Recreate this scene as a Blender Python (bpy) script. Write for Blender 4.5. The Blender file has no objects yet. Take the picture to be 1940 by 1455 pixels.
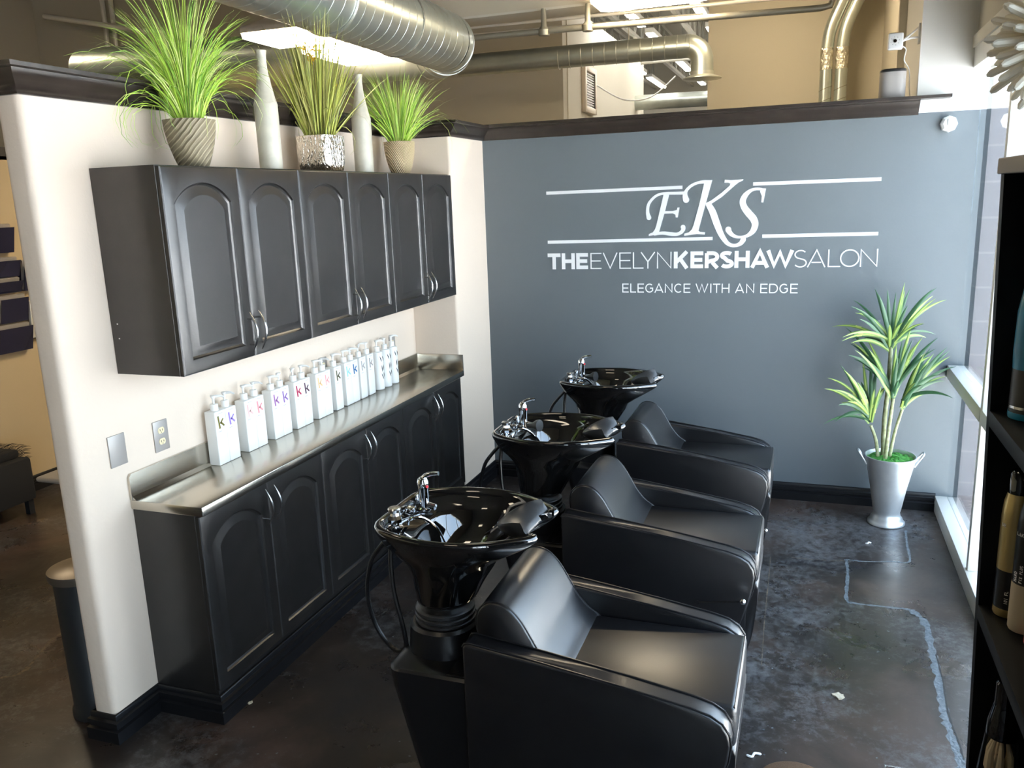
import bpy, bmesh, math, random
from mathutils import Vector, Matrix
from mathutils.geometry import tessellate_polygon
random.seed(7)
S = bpy.context.scene
COL = S.collection
PI = math.pi
# ---------------------------------------------------------------- camera
CAM = (2.4509, -5.4833, 2.0105); YAW, PITCH, ROLL = 0.3468, -0.2214, -0.0353
F = Vector((-math.sin(YAW)*math.cos(PITCH), math.cos(YAW)*math.cos(PITCH), math.sin(PITCH)))
Rt = Vector((math.cos(YAW), math.sin(YAW), 0)); Up = Rt.cross(F)
R2 = Rt*math.cos(ROLL) + Up*math.sin(ROLL); U2 = -Rt*math.sin(ROLL) + Up*math.cos(ROLL)
cd = bpy.data.cameras.new('camera'); cam = bpy.data.objects.new('camera', cd); COL.objects.link(cam)
cd.sensor_width = 36; cd.lens = 1566.4*36/1940; cd.clip_start = 0.05; cd.clip_end = 200
cam.matrix_world = Matrix(((R2.x, U2.x, -F.x, CAM[0]), (R2.y, U2.y, -F.y, CAM[1]), (R2.z, U2.z, -F.z, CAM[2]), (0, 0, 0, 1)))
S.camera = cam
# ---------------------------------------------------------------- world, light, exposure
W = bpy.data.worlds.new('sky'); S.world = W; W.use_nodes = True
wn = W.node_tree.nodes; wl = W.node_tree.links
bg = wn['Background']
tc = wn.new('ShaderNodeTexCoord'); sx = wn.new('ShaderNodeSeparateXYZ'); cr = wn.new('ShaderNodeValToRGB')
wl.new(tc.outputs['Generated'], sx.inputs[0]); wl.new(sx.outputs['Z'], cr.inputs[0]); wl.new(cr.outputs[0], bg.inputs[0])
cr.color_ramp.elements[0].color = (0.74, 0.87, 1, 1); cr.color_ramp.elements[1].color = (0.42, 0.64, 1.0, 1)
bg.inputs[1].default_value = 10.0
def window_portal(loc, rot, sx_, sy_):
    l = bpy.data.lights.new('daylight_portal', 'AREA'); l.shape = 'RECTANGLE'; l.size = sx_; l.size_y = sy_
    l.cycles.is_portal = True
    o = bpy.data.objects.new('daylight_portal', l); o.location = loc; o.rotation_euler = rot; COL.objects.link(o)
window_portal((3.40, -4.5, 1.35), (0, PI/2, 0), 2.7, 9.0)
sl = bpy.data.lights.new('sun', 'SUN'); sl.energy = 110; sl.angle = math.radians(0.6); sl.color = (1.0, 0.95, 0.86)
so = bpy.data.objects.new('sun', sl); COL.objects.link(so); so.location = (8, -6, 12)
so.rotation_euler = Vector((0.02, 0.12, -0.99)).to_track_quat('-Z', 'Y').to_euler()
S.view_settings.view_transform = 'Standard'; S.view_settings.look = 'None'
S.view_settings.exposure = 0.0; S.view_settings.gamma = 1.0; S.view_settings.use_curve_mapping = False
LAMP = 48.0      # diffuser strength of the pendant lamps
WARM = (1.0, 0.83, 0.58, 1)
# ---------------------------------------------------------------- materials
def mat(name, col, rough=0.5, metal=0.0, spec=0.5, coat=0.0, emit=None, noise=None, bump=None, nscale=8.0, aniso=0):
    m = bpy.data.materials.new(name); m.use_nodes = True
    n = m.node_tree.nodes; l = m.node_tree.links; b = n['Principled BSDF']
    b.inputs['Base Color'].default_value = (*col, 1); b.inputs['Roughness'].default_value = rough
    b.inputs['Metallic'].default_value = metal; b.inputs['Specular IOR Level'].default_value = spec
    b.inputs['Coat Weight'].default_value = coat; b.inputs['Coat Roughness'].default_value = 0.03
    t = n.new('ShaderNodeTexCoord')
    if noise is not None:      # (colour2, amount)
        tx = n.new('ShaderNodeTexNoise'); tx.inputs['Scale'].default_value = nscale; tx.inputs['Detail'].default_value = 5
        l.new(t.outputs['Object'], tx.inputs['Vector'])
        r = n.new('ShaderNodeValToRGB'); r.color_ramp.elements[0].position = 0.38; r.color_ramp.elements[1].position = 0.66
        r.color_ramp.elements[0].color = (*col, 1); r.color_ramp.elements[1].color = (*noise, 1)
        l.new(tx.outputs['Fac'], r.inputs[0]); l.new(r.outputs[0], b.inputs['Base Color'])
    if bump:                   # (scale, strength, distance)
        tx2 = n.new('ShaderNodeTexNoise'); tx2.inputs['Scale'].default_value = bump[0]; tx2.inputs['Detail'].default_value = 4
        l.new(t.outputs['Object'], tx2.inputs['Vector'])
        bp = n.new('ShaderNodeBump'); bp.inputs['Strength'].default_value = bump[1]; bp.inputs['Distance'].default_value = bump[2]
        l.new(tx2.outputs['Fac'], bp.inputs['Height']); l.new(bp.outputs[0], b.inputs['Normal'])
    if emit:
        b.inputs['Emission Color'].default_value = emit[0]; b.inputs['Emission Strength'].default_value = emit[1]
    return m
M = {}
M['bright'] = mat('wall_white', (0.86, 0.82, 0.74), 0.7)
M['darkwall'] = mat('wall_dark', (0.07, 0.065, 0.06), 0.7)
M['wall'] = mat('wall_cream', (0.72, 0.595, 0.475), 0.75, bump=(60, 0.25, 0.004))
M['beige'] = mat('wall_beige', (0.50, 0.455, 0.36), 0.8, bump=(40, 0.2, 0.004))
M['tan'] = mat('wall_tan', (0.50, 0.39, 0.235), 0.85, bump=(40, 0.2, 0.004))
M['beigelight'] = mat('wall_pale', (0.60, 0.55, 0.45), 0.8)
M['blue'] = mat('wall_blue_grey', (0.094, 0.111, 0.121), 0.5, bump=(70, 0.15, 0.003))
M['block'] = mat('block_grey', (0.40, 0.37, 0.38), 0.8)
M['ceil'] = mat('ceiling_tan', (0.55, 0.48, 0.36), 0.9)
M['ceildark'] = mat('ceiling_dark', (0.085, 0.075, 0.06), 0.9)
M['crown'] = mat('crown_dark', (0.014, 0.010, 0.008), 0.33, spec=0.4, noise=(0.024, 0.018, 0.014), nscale=12)
M['base'] = mat('baseboard_black', (0.007, 0.007, 0.008), 0.30, spec=0.35)
M['cab'] = mat('cabinet_black', (0.011, 0.010, 0.009), 0.29, spec=0.6, noise=(0.015, 0.013, 0.012), nscale=14, bump=(90, 0.08, 0.002))
M['chrome'] = mat('chrome', (0.80, 0.80, 0.80), 0.06, 1.0)
M['nickel'] = mat('nickel', (0.72, 0.70, 0.68), 0.22, 1.0)
M['alu'] = mat('aluminium', (0.80, 0.76, 0.68), 0.38, 0.25)
M['duct'] = mat('galvanised_duct', (0.60, 0.64, 0.59), 0.34, 0.85, noise=(0.50, 0.54, 0.50), nscale=5)
M['seam'] = mat('duct_seam', (0.72, 0.73, 0.66), 0.3, 0.8)
M['leather'] = mat('black_leather', (0.004, 0.004, 0.005), 0.34, spec=0.8, coat=0.25, bump=(260, 0.12, 0.001))
M['leather'].node_tree.nodes['Principled BSDF'].inputs['Coat Roughness'].default_value = 0.30
M['gloss'] = mat('gloss_black', (0.003, 0.003, 0.003), 0.04, coat=1.0)
M['plastic'] = mat('satin_black', (0.008, 0.008, 0.009), 0.3)
M['rubber'] = mat('rubber_black', (0.02, 0.02, 0.02), 0.36)
M['white'] = mat('white_plastic', (0.86, 0.84, 0.79), 0.35)
M['vinyl'] = mat('white_vinyl', (0.90, 0.88, 0.86), 0.5)
M['plate'] = mat('grey_plate', (0.38, 0.35, 0.32), 0.4, 0.3)
M['ivory'] = mat('ivory_socket', (0.80, 0.68, 0.42), 0.4)
M['lamp'] = mat('lamp_diffuser', (1, 1, 1), 0.5, emit=(WARM, LAMP))
M['skylamp'] = mat('tube_white', (1, 1, 1), 0.5, emit=((1, 0.97, 0.90, 1), 30))
M['lampunseen'] = mat('lamp_diffuser_unseen', (1, 1, 1), 0.5, emit=(WARM, 8))  # dim glow for lamps added out of view
M['lampbody'] = mat('lamp_housing', (0.72, 0.62, 0.50), 0.4, 0.2)
M['vase'] = mat('vase_glaze', (0.50, 0.47, 0.38), 0.35, noise=(0.57, 0.53, 0.43), nscale=25)
M['moss'] = mat('moss', (0.03, 0.16, 0.02), 0.9, noise=(0.08, 0.30, 0.05), nscale=60)
M['stem'] = mat('cane', (0.22, 0.24, 0.11), 0.7, noise=(0.40, 0.42, 0.25), nscale=40)
M['leafa'] = mat('leaf_yellow_green', (0.37, 0.47, 0.11), 0.5)
M['leafb'] = mat('leaf_dark_green', (0.025, 0.085, 0.035), 0.45)
M['leafc'] = mat('leaf_mid_green', (0.11, 0.21, 0.05), 0.45)
M['grassa'] = mat('grass_bright', (0.36, 0.55, 0.06), 0.55)
M['grassb'] = mat('grass_pale', (0.56, 0.64, 0.20), 0.55)
M['grassc'] = mat('grass_deep', (0.17, 0.34, 0.04), 0.6)
M['oliveg'] = mat('grass_olive', (0.34, 0.37, 0.06), 0.55)
M['oliveh'] = mat('grass_straw', (0.52, 0.50, 0.15), 0.55)
M['olived'] = mat('grass_dark_olive', (0.12, 0.14, 0.03), 0.6)
M['yellow'] = mat('flower_yellow', (0.85, 0.50, 0.02), 0.5)
M['zinc'] = mat('zinc_pot', (0.62, 0.64, 0.65), 0.36, 0.75, noise=(0.72, 0.74, 0.74), nscale=9)
M['dark'] = mat('dark_shelf', (0.004, 0.005, 0.006), 0.5, spec=0.15)
M['greycap'] = mat('grey_shelf_top', (0.22, 0.19, 0.16), 0.6)
M['grey'] = mat('speaker_grille', (0.30, 0.28, 0.26), 0.6)
M['paleshell'] = mat('ornament_white', (0.88, 0.82, 0.68), 0.5)
M['gold'] = mat('gold_can', (0.55, 0.42, 0.18), 0.32, 0.7)
M['teal'] = mat('teal_plastic', (0.01, 0.20, 0.34), 0.35)
M['navy'] = mat('navy_holder', (0.020, 0.020, 0.045), 0.2, coat=0.6)
M['pink'] = mat('pink_label', (0.75, 0.16, 0.20), 0.5)
M['reed'] = mat('reed', (0.75, 0.62, 0.42), 0.6)
M['steelpipe'] = mat('pipe_grey', (0.30, 0.28, 0.22), 0.45, 0.5)
M['joist'] = mat('joist_grey', (0.50, 0.48, 0.42), 0.6)
M['deck'] = mat('deck_white', (0.78, 0.75, 0.68), 0.6)
M['leafbrown'] = mat('dry_leaf', (0.45, 0.38, 0.27), 0.7)
M['rug'] = mat('rug_brown', (0.10, 0.05, 0.02), 0.9, bump=(300, 0.6, 0.004))
M['fur'] = mat('dark_fur', (0.008, 0.008, 0.009), 0.9)
M['lid'] = mat('bin_lid', (0.16, 0.13, 0.10), 0.3, 0.7)
M['bin'] = mat('bin_black', (0.010, 0.011, 0.012), 0.45)
M['foil'] = mat('foil_tape', (0.80, 0.77, 0.66), 0.22, 1.0, bump=(45, 0.9, 0.02))
# stainless worktop
def stainless():
    m = mat('stainless', (0.56, 0.52, 0.45), 0.20, 1.0); n = m.node_tree.nodes; l = m.node_tree.links; b = n['Principled BSDF']
    t = n.new('ShaderNodeTexCoord'); mp = n.new('ShaderNodeMapping'); mp.inputs['Scale'].default_value = (160, 1.2, 160)
    tx = n.new('ShaderNodeTexNoise'); tx.inputs['Scale'].default_value = 2; tx.inputs['Detail'].default_value = 3
    l.new(t.outputs['Object'], mp.inputs[0]); l.new(mp.outputs[0], tx.inputs['Vector'])
    mr = n.new('ShaderNodeMapRange'); mr.inputs['To Min'].default_value = 0.15; mr.inputs['To Max'].default_value = 0.30
    l.new(tx.outputs['Fac'], mr.inputs[0]); l.new(mr.outputs[0], b.inputs['Roughness'])
    return m
M['steel'] = stainless()
def hammered():
    m = mat('hammered_silver', (0.75, 0.68, 0.58), 0.16, 1.0); n = m.node_tree.nodes; l = m.node_tree.links; b = n['Principled BSDF']
    t = n.new('ShaderNodeTexCoord'); mp = n.new('ShaderNodeMapping'); mp.inputs['Scale'].default_value = (95, 95, 28)
    tx = n.new('ShaderNodeTexNoise'); tx.inputs['Scale'].default_value = 1.2; tx.inputs['Detail'].default_value = 2
    bp = n.new('ShaderNodeBump'); bp.inputs['Strength'].default_value = 1; bp.inputs['Distance'].default_value = 0.008
    l.new(t.outputs['Object'], mp.inputs[0]); l.new(mp.outputs[0], tx.inputs['Vector']); l.new(tx.outputs['Fac'], bp.inputs['Height']); l.new(bp.outputs[0], b.inputs['Normal'])
    return m
M['hammer'] = hammered()
def grooved(name, c1, c2, sc, rot, chev=False):
    m = mat(name, c1, 0.6); n = m.node_tree.nodes; l = m.node_tree.links; b = n['Principled BSDF']
    t = n.new('ShaderNodeTexCoord'); sp = n.new('ShaderNodeSeparateXYZ'); l.new(t.outputs['Object'], sp.inputs[0])
    ab = n.new('ShaderNodeMath'); ab.operation = 'ABSOLUTE' if chev else 'MULTIPLY'
    ad = n.new('ShaderNodeMath'); ad.operation = 'ADD'
    # coordinate across the face seen from the room: x plus y
    l.new(sp.outputs['Y'], ad.inputs[0]); l.new(sp.outputs['X'], ad.inputs[1])
    l.new(ad.outputs[0], ab.inputs[0])
    if not chev: ab.inputs[1].default_value = 1.0
    m1 = n.new('ShaderNodeMath'); m1.operation = 'MULTIPLY_ADD'; m1.inputs[1].default_value = rot
    l.new(ab.outputs[0], m1.inputs[0]); l.new(sp.outputs['Z'], m1.inputs[2])
    tx = n.new('ShaderNodeTexNoise'); tx.inputs['Scale'].default_value = 9; l.new(t.outputs['Object'], tx.inputs['Vector'])
    m2 = n.new('ShaderNodeMath'); m2.operation = 'MULTIPLY_ADD'; m2.inputs[1].default_value = 0.03; l.new(tx.outputs['Fac'], m2.inputs[0]); l.new(m1.outputs[0], m2.inputs[2])
    m3 = n.new('ShaderNodeMath'); m3.operation = 'MULTIPLY'; m3.inputs[1].default_value = sc; l.new(m2.outputs[0], m3.inputs[0])
    s = n.new('ShaderNodeMath'); s.operation = 'SINE'; l.new(m3.outputs[0], s.inputs[0])
    r = n.new('ShaderNodeValToRGB'); r.color_ramp.elements[0].color = (*c1, 1); r.color_ramp.elements[1].color = (*c2, 1)
    r.color_ramp.elements[0].position = 0.65; r.color_ramp.elements[1].position = 0.98
    l.new(s.outputs[0], r.inputs[0]); l.new(r.outputs[0], b.inputs['Base Color'])
    bp = n.new('ShaderNodeBump'); bp.inputs['Strength'].default_value = 0.6; bp.inputs['Distance'].default_value = 0.004
    l.new(s.outputs[0], bp.inputs['Height']); l.new(bp.outputs[0], b.inputs['Normal'])
    return m
M['potwood'] = grooved('carved_brown', (0.17, 0.14, 0.085), (0.38, 0.33, 0.22), 260, -0.8)
M['potsand'] = grooved('carved_sand', (0.46, 0.36, 0.21), (0.24, 0.18, 0.10), 420, -1.1, True)
def floor_mat():
    m = mat('stained_concrete', (0.03, 0.02, 0.015), 0.25); n = m.node_tree.nodes; l = m.node_tree.links; b = n['Principled BSDF']
    t = n.new('ShaderNodeTexCoord')
    def noise(sc, det, dist=0.0, ro=0.55):
        x = n.new('ShaderNodeTexNoise'); x.inputs['Scale'].default_value = sc; x.inputs['Detail'].default_value = det
        x.inputs['Distortion'].default_value = dist; x.inputs['Roughness'].default_value = ro; l.new(t.outputs['Object'], x.inputs['Vector']); return x
    a = noise(1.3, 6, 0.6, 0.65); r = n.new('ShaderNodeValToRGB'); e = r.color_ramp
    e.elements[0].position = 0.30; e.elements[0].color = (0.009, 0.009, 0.011, 1); e.elements[1].position = 0.72; e.elements[1].color = (0.078, 0.048, 0.036, 1)
    x = e.elements.new(0.50); x.color = (0.024, 0.017, 0.013, 1)
    l.new(a.outputs['Fac'], r.inputs[0])
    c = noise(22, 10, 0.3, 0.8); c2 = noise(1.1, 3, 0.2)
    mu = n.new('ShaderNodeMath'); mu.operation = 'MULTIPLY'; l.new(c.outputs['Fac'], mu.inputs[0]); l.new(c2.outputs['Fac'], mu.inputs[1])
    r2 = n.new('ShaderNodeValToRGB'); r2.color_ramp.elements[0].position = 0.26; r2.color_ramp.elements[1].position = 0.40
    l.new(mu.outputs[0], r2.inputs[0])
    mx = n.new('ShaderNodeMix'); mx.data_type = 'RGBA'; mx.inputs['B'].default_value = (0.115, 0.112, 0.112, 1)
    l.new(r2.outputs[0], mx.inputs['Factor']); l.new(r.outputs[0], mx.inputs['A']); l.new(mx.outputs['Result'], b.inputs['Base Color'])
    mr = n.new('ShaderNodeMapRange'); mr.inputs['From Min'].default_value = 0.3; mr.inputs['From Max'].default_value = 0.7
    mr.inputs['To Min'].default_value = 0.20; mr.inputs['To Max'].default_value = 0.46
    d = noise(3.0, 7, 0.5, 0.7); l.new(d.outputs['Fac'], mr.inputs[0]); l.new(mr.outputs[0], b.inputs['Roughness'])
    bp = n.new('ShaderNodeBump'); bp.inputs['Strength'].default_value = 0.10; bp.inputs['Distance'].default_value = 0.01
    l.new(d.outputs['Fac'], bp.inputs['Height']); l.new(bp.outputs[0], b.inputs['Normal'])
    return m
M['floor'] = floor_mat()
M['crack'] = mat('patched_crack', (0.07, 0.085, 0.095), 0.4, noise=(0.14, 0.16, 0.17), nscale=60, bump=(90, 0.8, 0.006))
M['crackdark'] = mat('crack_dark', (0.006, 0.005, 0.004), 0.5)
M['scratch'] = mat('floor_scratch', (0.16, 0.12, 0.08), 0.5, noise=(0.05, 0.04, 0.03), nscale=50)
M['paving'] = mat('paving', (0.42, 0.42, 0.44), 0.9, noise=(0.50, 0.50, 0.52), nscale=3)
def glass_mat(name, tint=(1, 1, 1)):
    m = bpy.data.materials.new(name); m.use_nodes = True; n = m.node_tree.nodes; l = m.node_tree.links
    n.remove(n['Principled BSDF']); out = n['Material Output']
    tr = n.new('ShaderNodeBsdfTransparent'); tr.inputs[0].default_value = (*tint, 1); gl = n.new('ShaderNodeBsdfGlossy'); gl.inputs['Roughness'].default_value = 0.0
    fr = n.new('ShaderNodeFresnel'); fr.inputs[0].default_value = 1.5; mx = n.new('ShaderNodeMixShader')
    ge = n.new('ShaderNodeNewGeometry'); ma = n.new('ShaderNodeMath'); ma.operation = 'MULTIPLY_ADD'; ma.inputs[1].default_value = 1/1.5-1.5; ma.inputs[2].default_value = 1.5
    l.new(ge.outputs['Backfacing'], ma.inputs[0]); l.new(ma.outputs[0], fr.inputs['IOR'])
    l.new(fr.outputs[0], mx.inputs[0]); l.new(tr.outputs[0], mx.inputs[1]); l.new(gl.outputs[0], mx.inputs[2]); l.new(mx.outputs[0], out.inputs[0])
    return m
M['glass'] = glass_mat('window_glass', (0.95, 0.97, 0.97))
M['clear'] = glass_mat('clear_plastic', (0.90, 0.90, 0.88))
# ---------------------------------------------------------------- mesh helpers
def cat(pts, n=6, closed=False):
    P = [Vector(p) for p in pts]; out = []; N = len(P)
    rng = range(N if closed else N-1)
    for i in rng:
        if closed: p0, p1, p2, p3 = P[i-1], P[i], P[(i+1) % N], P[(i+2) % N]
        else: p0, p1, p2, p3 = P[max(i-1, 0)], P[i], P[i+1], P[min(i+2, N-1)]
        for k in range(n):
            t = k/n
            out.append(0.5*((2*p1)+(-p0+p2)*t+(2*p0-5*p1+4*p2-p3)*t*t+(-p0+3*p1-3*p2+p3)*t*t*t))
    if not closed: out.append(P[-1])
    return out
class MB:
    def __init__(s): s.bm = bmesh.new(); s.mi = 0
    def face(s, vs):
        try:
            f = s.bm.faces.new(vs); f.material_index = s.mi; return f
        except ValueError: return None
    def v(s, p): return s.bm.verts.new(p)
    def box(s, x0, x1, y0, y1, z0, z1, bev=0, seg=2):
        vs = [s.v((x, y, z)) for x in (x0, x1) for y in (y0, y1) for z in (z0, z1)]
        fs = [s.face([vs[i] for i in q]) for q in ((0, 1, 3, 2), (4, 6, 7, 5), (0, 4, 5, 1), (2, 3, 7, 6), (0, 2, 6, 4), (1, 5, 7, 3))]
        if bev:
            es = {e for f in fs for e in f.edges}
            r = bmesh.ops.bevel(s.bm, geom=list(es), offset=bev, segments=seg, affect='EDGES', profile=0.5)
            for f in r['faces']: f.material_index = s.mi
        return s
    def tube(s, pts, r, seg=10, caps=True, closed=False):
        P = [Vector(p) for p in pts]; N = len(P); rings = []
        rr = r if isinstance(r, (list, tuple)) else [r]*N
        t0 = (P[1]-P[0]).normalized(); ref = Vector((0, 0, 1)) if abs(t0.z) < 0.9 else Vector((1, 0, 0))
        u = t0.cross(ref).normalized()
        for i in range(N):
            a = P[i-1] if (i > 0 or closed) else P[i]; b = P[(i+1) % N] if (i < N-1 or closed) else P[i]
            t = (b-a).normalized(); u = (u - t*u.dot(t)).normalized(); w = t.cross(u)
            rings.append([s.v(P[i]+(u*math.cos(k*2*PI/seg)+w*math.sin(k*2*PI/seg))*rr[i]) for k in range(seg)])
        for i in range(N if closed else N-1):
            A, B = rings[i], rings[(i+1) % N]
            for k in range(seg): s.face([A[k], A[(k+1) % seg], B[(k+1) % seg], B[k]])
        if caps and not closed:
            s.face(rings[0][::-1]); s.face(rings[-1])
        return s
    def cyl(s, a, b, r, seg=20, r2=None): return s.tube([a, b], [r, r if r2 is None else r2], seg)
    def lathe(s, c, prof, seg=40, sq=0.0, close=True, axis='z'):
        rings = []
        for r, z in prof:
            ring = []
            for k in range(seg):
                a = k*2*PI/seg; f = 1.0
                if sq: f = 1.0/((abs(math.cos(a))**sq+abs(math.sin(a))**sq)**(1.0/sq))
                x, y = r*f*math.cos(a), r*f*math.sin(a)
                ring.append(s.v((c[0]+x, c[1]+y, c[2]+z)) if axis == 'z' else s.v((c[0]+x, c[1]+z, c[2]+y)))
            rings.append(ring)
        for A, B in zip(rings, rings[1:]):
            for k in range(seg): s.face([A[k], A[(k+1) % seg], B[(k+1) % seg], B[k]])
        if close: s.face(rings[0][::-1]); s.face(rings[-1])
        return s
    def prism(s, poly, axis, a, b, bev=0, seg=2):
        """poly: 2D points; axis 'y' -> (x,z), 'x' -> (y,z), 'z' -> (x,y)"""
        def P(p, t): return {'y': (p[0], t, p[1]), 'x': (t, p[0], p[1]), 'z': (p[0], p[1], t)}[axis]
        A = [s.v(P(p, a)) for p in poly]; B = [s.v(P(p, b)) for p in poly]; N = len(poly)
        sides = [s.face([A[i], A[(i+1) % N], B[(i+1) % N], B[i]]) for i in range(N)]
        tess = tessellate_polygon([[Vector((p[0], p[1], 0)) for p in poly]])
        if bev:
            fa = s.face(A); fb = s.face(B)
            es = list(fa.edges)+list(fb.edges)
            r = bmesh.ops.bevel(s.bm, geom=es, offset=bev, segments=seg, affect='EDGES', profile=0.5)
            for f in r['faces']: f.material_index = s.mi
        else:
            for t in tess: s.face([A[i] for i in t]); s.face([B[i] for i in t])
        return s
    def loft(s, loops, cap0=False, cap1=False):
        L = [[s.v(p) for p in lp] for lp in loops]; N = len(L[0])
        for A, B in zip(L, L[1:]):
            for k in range(N): s.face([A[k], A[(k+1) % N], B[(k+1) % N], B[k]])
        if cap0: s.face(L[0][::-1])
        if cap1: s.face(L[-1])
        return s
    def sweep(s, path, prof, ends=True):
        """prof (out, z) swept round a plan path of (x, y); out is to the right of travel"""
        P = [Vector((p[0], p[1])) for p in path]; N = len(P); rings = []
        for i in range(N):
            d0 = (P[i]-P[i-1]).normalized() if i else None; d1 = (P[i+1]-P[i]).normalized() if i < N-1 else None
            if d0 is None: d0 = d1
            if d1 is None: d1 = d0
            n0 = Vector((d0.y, -d0.x)); n1 = Vector((d1.y, -d1.x)); m = (n0+n1); m = m/max(m.dot(n0), 1e-6) if m.length > 1e-6 else n0
            rings.append([s.v((P[i].x+m.x*o, P[i].y+m.y*o, z)) for o, z in prof])
        K = len(prof)
        for A, B in zip(rings, rings[1:]):
            for k in range(K): s.face([A[k], B[k], B[(k+1) % K], A[(k+1) % K]])
        if ends: s.face(rings[0]); s.face(rings[-1][::-1])
        return s
    def build(s, name, mats, parent=None, smooth=35, merge=True):
        if merge: bmesh.ops.remove_doubles(s.bm, verts=s.bm.verts, dist=1e-5)
        bmesh.ops.recalc_face_normals(s.bm, faces=s.bm.faces)
        if parent is not None:
            off = parent['_o'] if '_o' in parent else (0, 0, 0)
            bmesh.ops.translate(s.bm, verts=s.bm.verts, vec=(-off[0], -off[1], -off[2]))
        me = bpy.data.meshes.new(name); s.bm.to_mesh(me); s.bm.free()
        for m in (mats if isinstance(mats, (list, tuple)) else [mats]): me.materials.append(M[m] if isinstance(m, str) else m)
        if smooth and len(me.polygons):
            me.polygons.foreach_set('use_smooth', [True]*len(me.polygons)); me.set_sharp_from_angle(angle=math.radians(smooth))
        o = bpy.data.objects.new(name, me); COL.objects.link(o)
        if parent is not None:
            o.parent = parent; o['_o'] = parent['_o'] if '_o' in parent else (0, 0, 0)
        return o
def root(name, label, category, loc, group=None):
    o = bpy.data.objects.new(name, None); COL.objects.link(o); o.location = loc; o.empty_display_size = 0.05
    o['_o'] = tuple(loc); o['label'] = label; o['category'] = category
    if group: o['group'] = group
    return o
def tag(o, label, category, group=None, kind=None):
    o['label'] = label; o['category'] = category
    if group: o['group'] = group
    if kind: o['kind'] = kind
    return o
def struct(o): o['kind'] = 'structure'; return o
def sroot(name, loc=(0, 0, 0)):
    o = bpy.data.objects.new(name, None); COL.objects.link(o); o.location = loc; o['_o'] = tuple(loc); o['kind'] = 'structure'; return o
def copy_tree(o, loc=None, parent=None):
    c = o.copy(); COL.objects.link(c)
    if parent is not None: c.parent = parent
    if loc is not None: c.location = loc
    for ch in list(o.children): copy_tree(ch, None, c)
    return c
# ================================================================ SETTING
CH = 4.7   # ceiling height
# floor, with its patched cracks as raised irregular strips
m = MB(); m.box(-7, 3.36, -9, 14, -0.1, 0)
def strip(pts, w, mi, z=0.0006, jag=0.35, n=10):
    rnd = random.Random(len(pts)*17+mi); c = cat([(p[0], p[1], 0) for p in pts], n); L = []; Rr = []
    for i, p in enumerate(c):
        a = c[max(i-1, 0)]; b = c[min(i+1, len(c)-1)]; d = (b-a).normalized(); nn = Vector((-d.y, d.x, 0))
        ww = w*(1-jag+rnd.random()*2*jag)/2; L.append(m.v((p+nn*ww+Vector((0, 0, z))))); Rr.append(m.v((p-nn*ww*(0.6+0.8*rnd.random())+Vector((0, 0, z)))))
    m.mi = mi
    for i in range(len(c)-1): m.face([L[i], Rr[i], Rr[i+1], L[i+1]])
# seen crack: from the metal pot towards the shelf
def fl(px, py):   # pixel -> floor point
    d = F + R2*((px-970)/1566.4) - U2*((py-727.5)/1566.4); t = -CAM[2]/d.z; return (CAM[0]+d.x*t, CAM[1]+d.y*t)
CR = [(1716, 1005), (1718, 1030), (1724, 1060), (1715, 1066), (1690, 1064), (1640, 1064), (1603, 1060)]
CRW = [fl(*p) for p in CR]
strip(CRW, 0.012, 1)
strip([fl(*p) for p in [(1603, 1060), (1606, 1090), (1604, 1135), (1620, 1143), (1680, 1150), (1725, 1155)]], 0.016, 1)
strip([fl(*p) for p in [(1725, 1155), (1752, 1180), (1765, 1230), (1775, 1270), (1785, 1330), (1800, 1390), (1822, 1452), (1830, 1500)]], 0.030, 1)
strip([fl(*p) for p in [(1773, 1240), (1786, 1290), (1796, 1350), (1816, 1405), (1826, 1440)]], 0.006, 2, 0.0012)
strip([fl(*p) for p in [(1460, 1055), (1455, 1110), (1448, 1180), (1443, 1260)]], 0.004, 3, jag=0.6)
strip([fl(*p) for p in [(1500, 1056), (1540, 1060), (1603, 1063)]], 0.005, 3, jag=0.6)
strip([fl(*p) for p in [(0, 1178), (45, 1155), (80, 1135), (112, 1117)]], 0.006, 3, jag=0.7)
strip([fl(*p) for p in [(0, 1285), (40, 1275), (70, 1245), (95, 1215), (125, 1193)]], 0.014, 3, jag=0.8)
strip([fl(*p) for p in [(76, 1272), (110, 1262), (134, 1247)]], 0.004, 3, jag=0.5)
strip([fl(*p) for p in [(1740, 1165), (1770, 1175), (1800, 1190)]], 0.004, 3, jag=0.5)
rnd = random.Random(3)
for i in range(70):
    if i < 40: px, py = rnd.uniform(1430, 1700), rnd.uniform(1050, 1440)
    elif i < 60: px, py = rnd.uniform(380, 560), rnd.uniform(1290, 1440)
    else: px, py = rnd.uniform(720, 800), rnd.uniform(1130, 1440)
    c = fl(px, py); r = rnd.uniform(0.002, 0.006); m.mi = 1
    m.face([m.v((c[0]+r*math.cos(a)*rnd.uniform(.5, 1.4), c[1]+r*math.sin(a)*rnd.uniform(.5, 1.4), 0.001)) for a in (0, 1.2, 2.4, 3.6, 5)])
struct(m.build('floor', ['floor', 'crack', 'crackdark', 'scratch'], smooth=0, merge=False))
struct(MB().box(-7, 3.4, -9, 3.3, CH, CH+0.1).build('ceiling', 'ceildark'))
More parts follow.
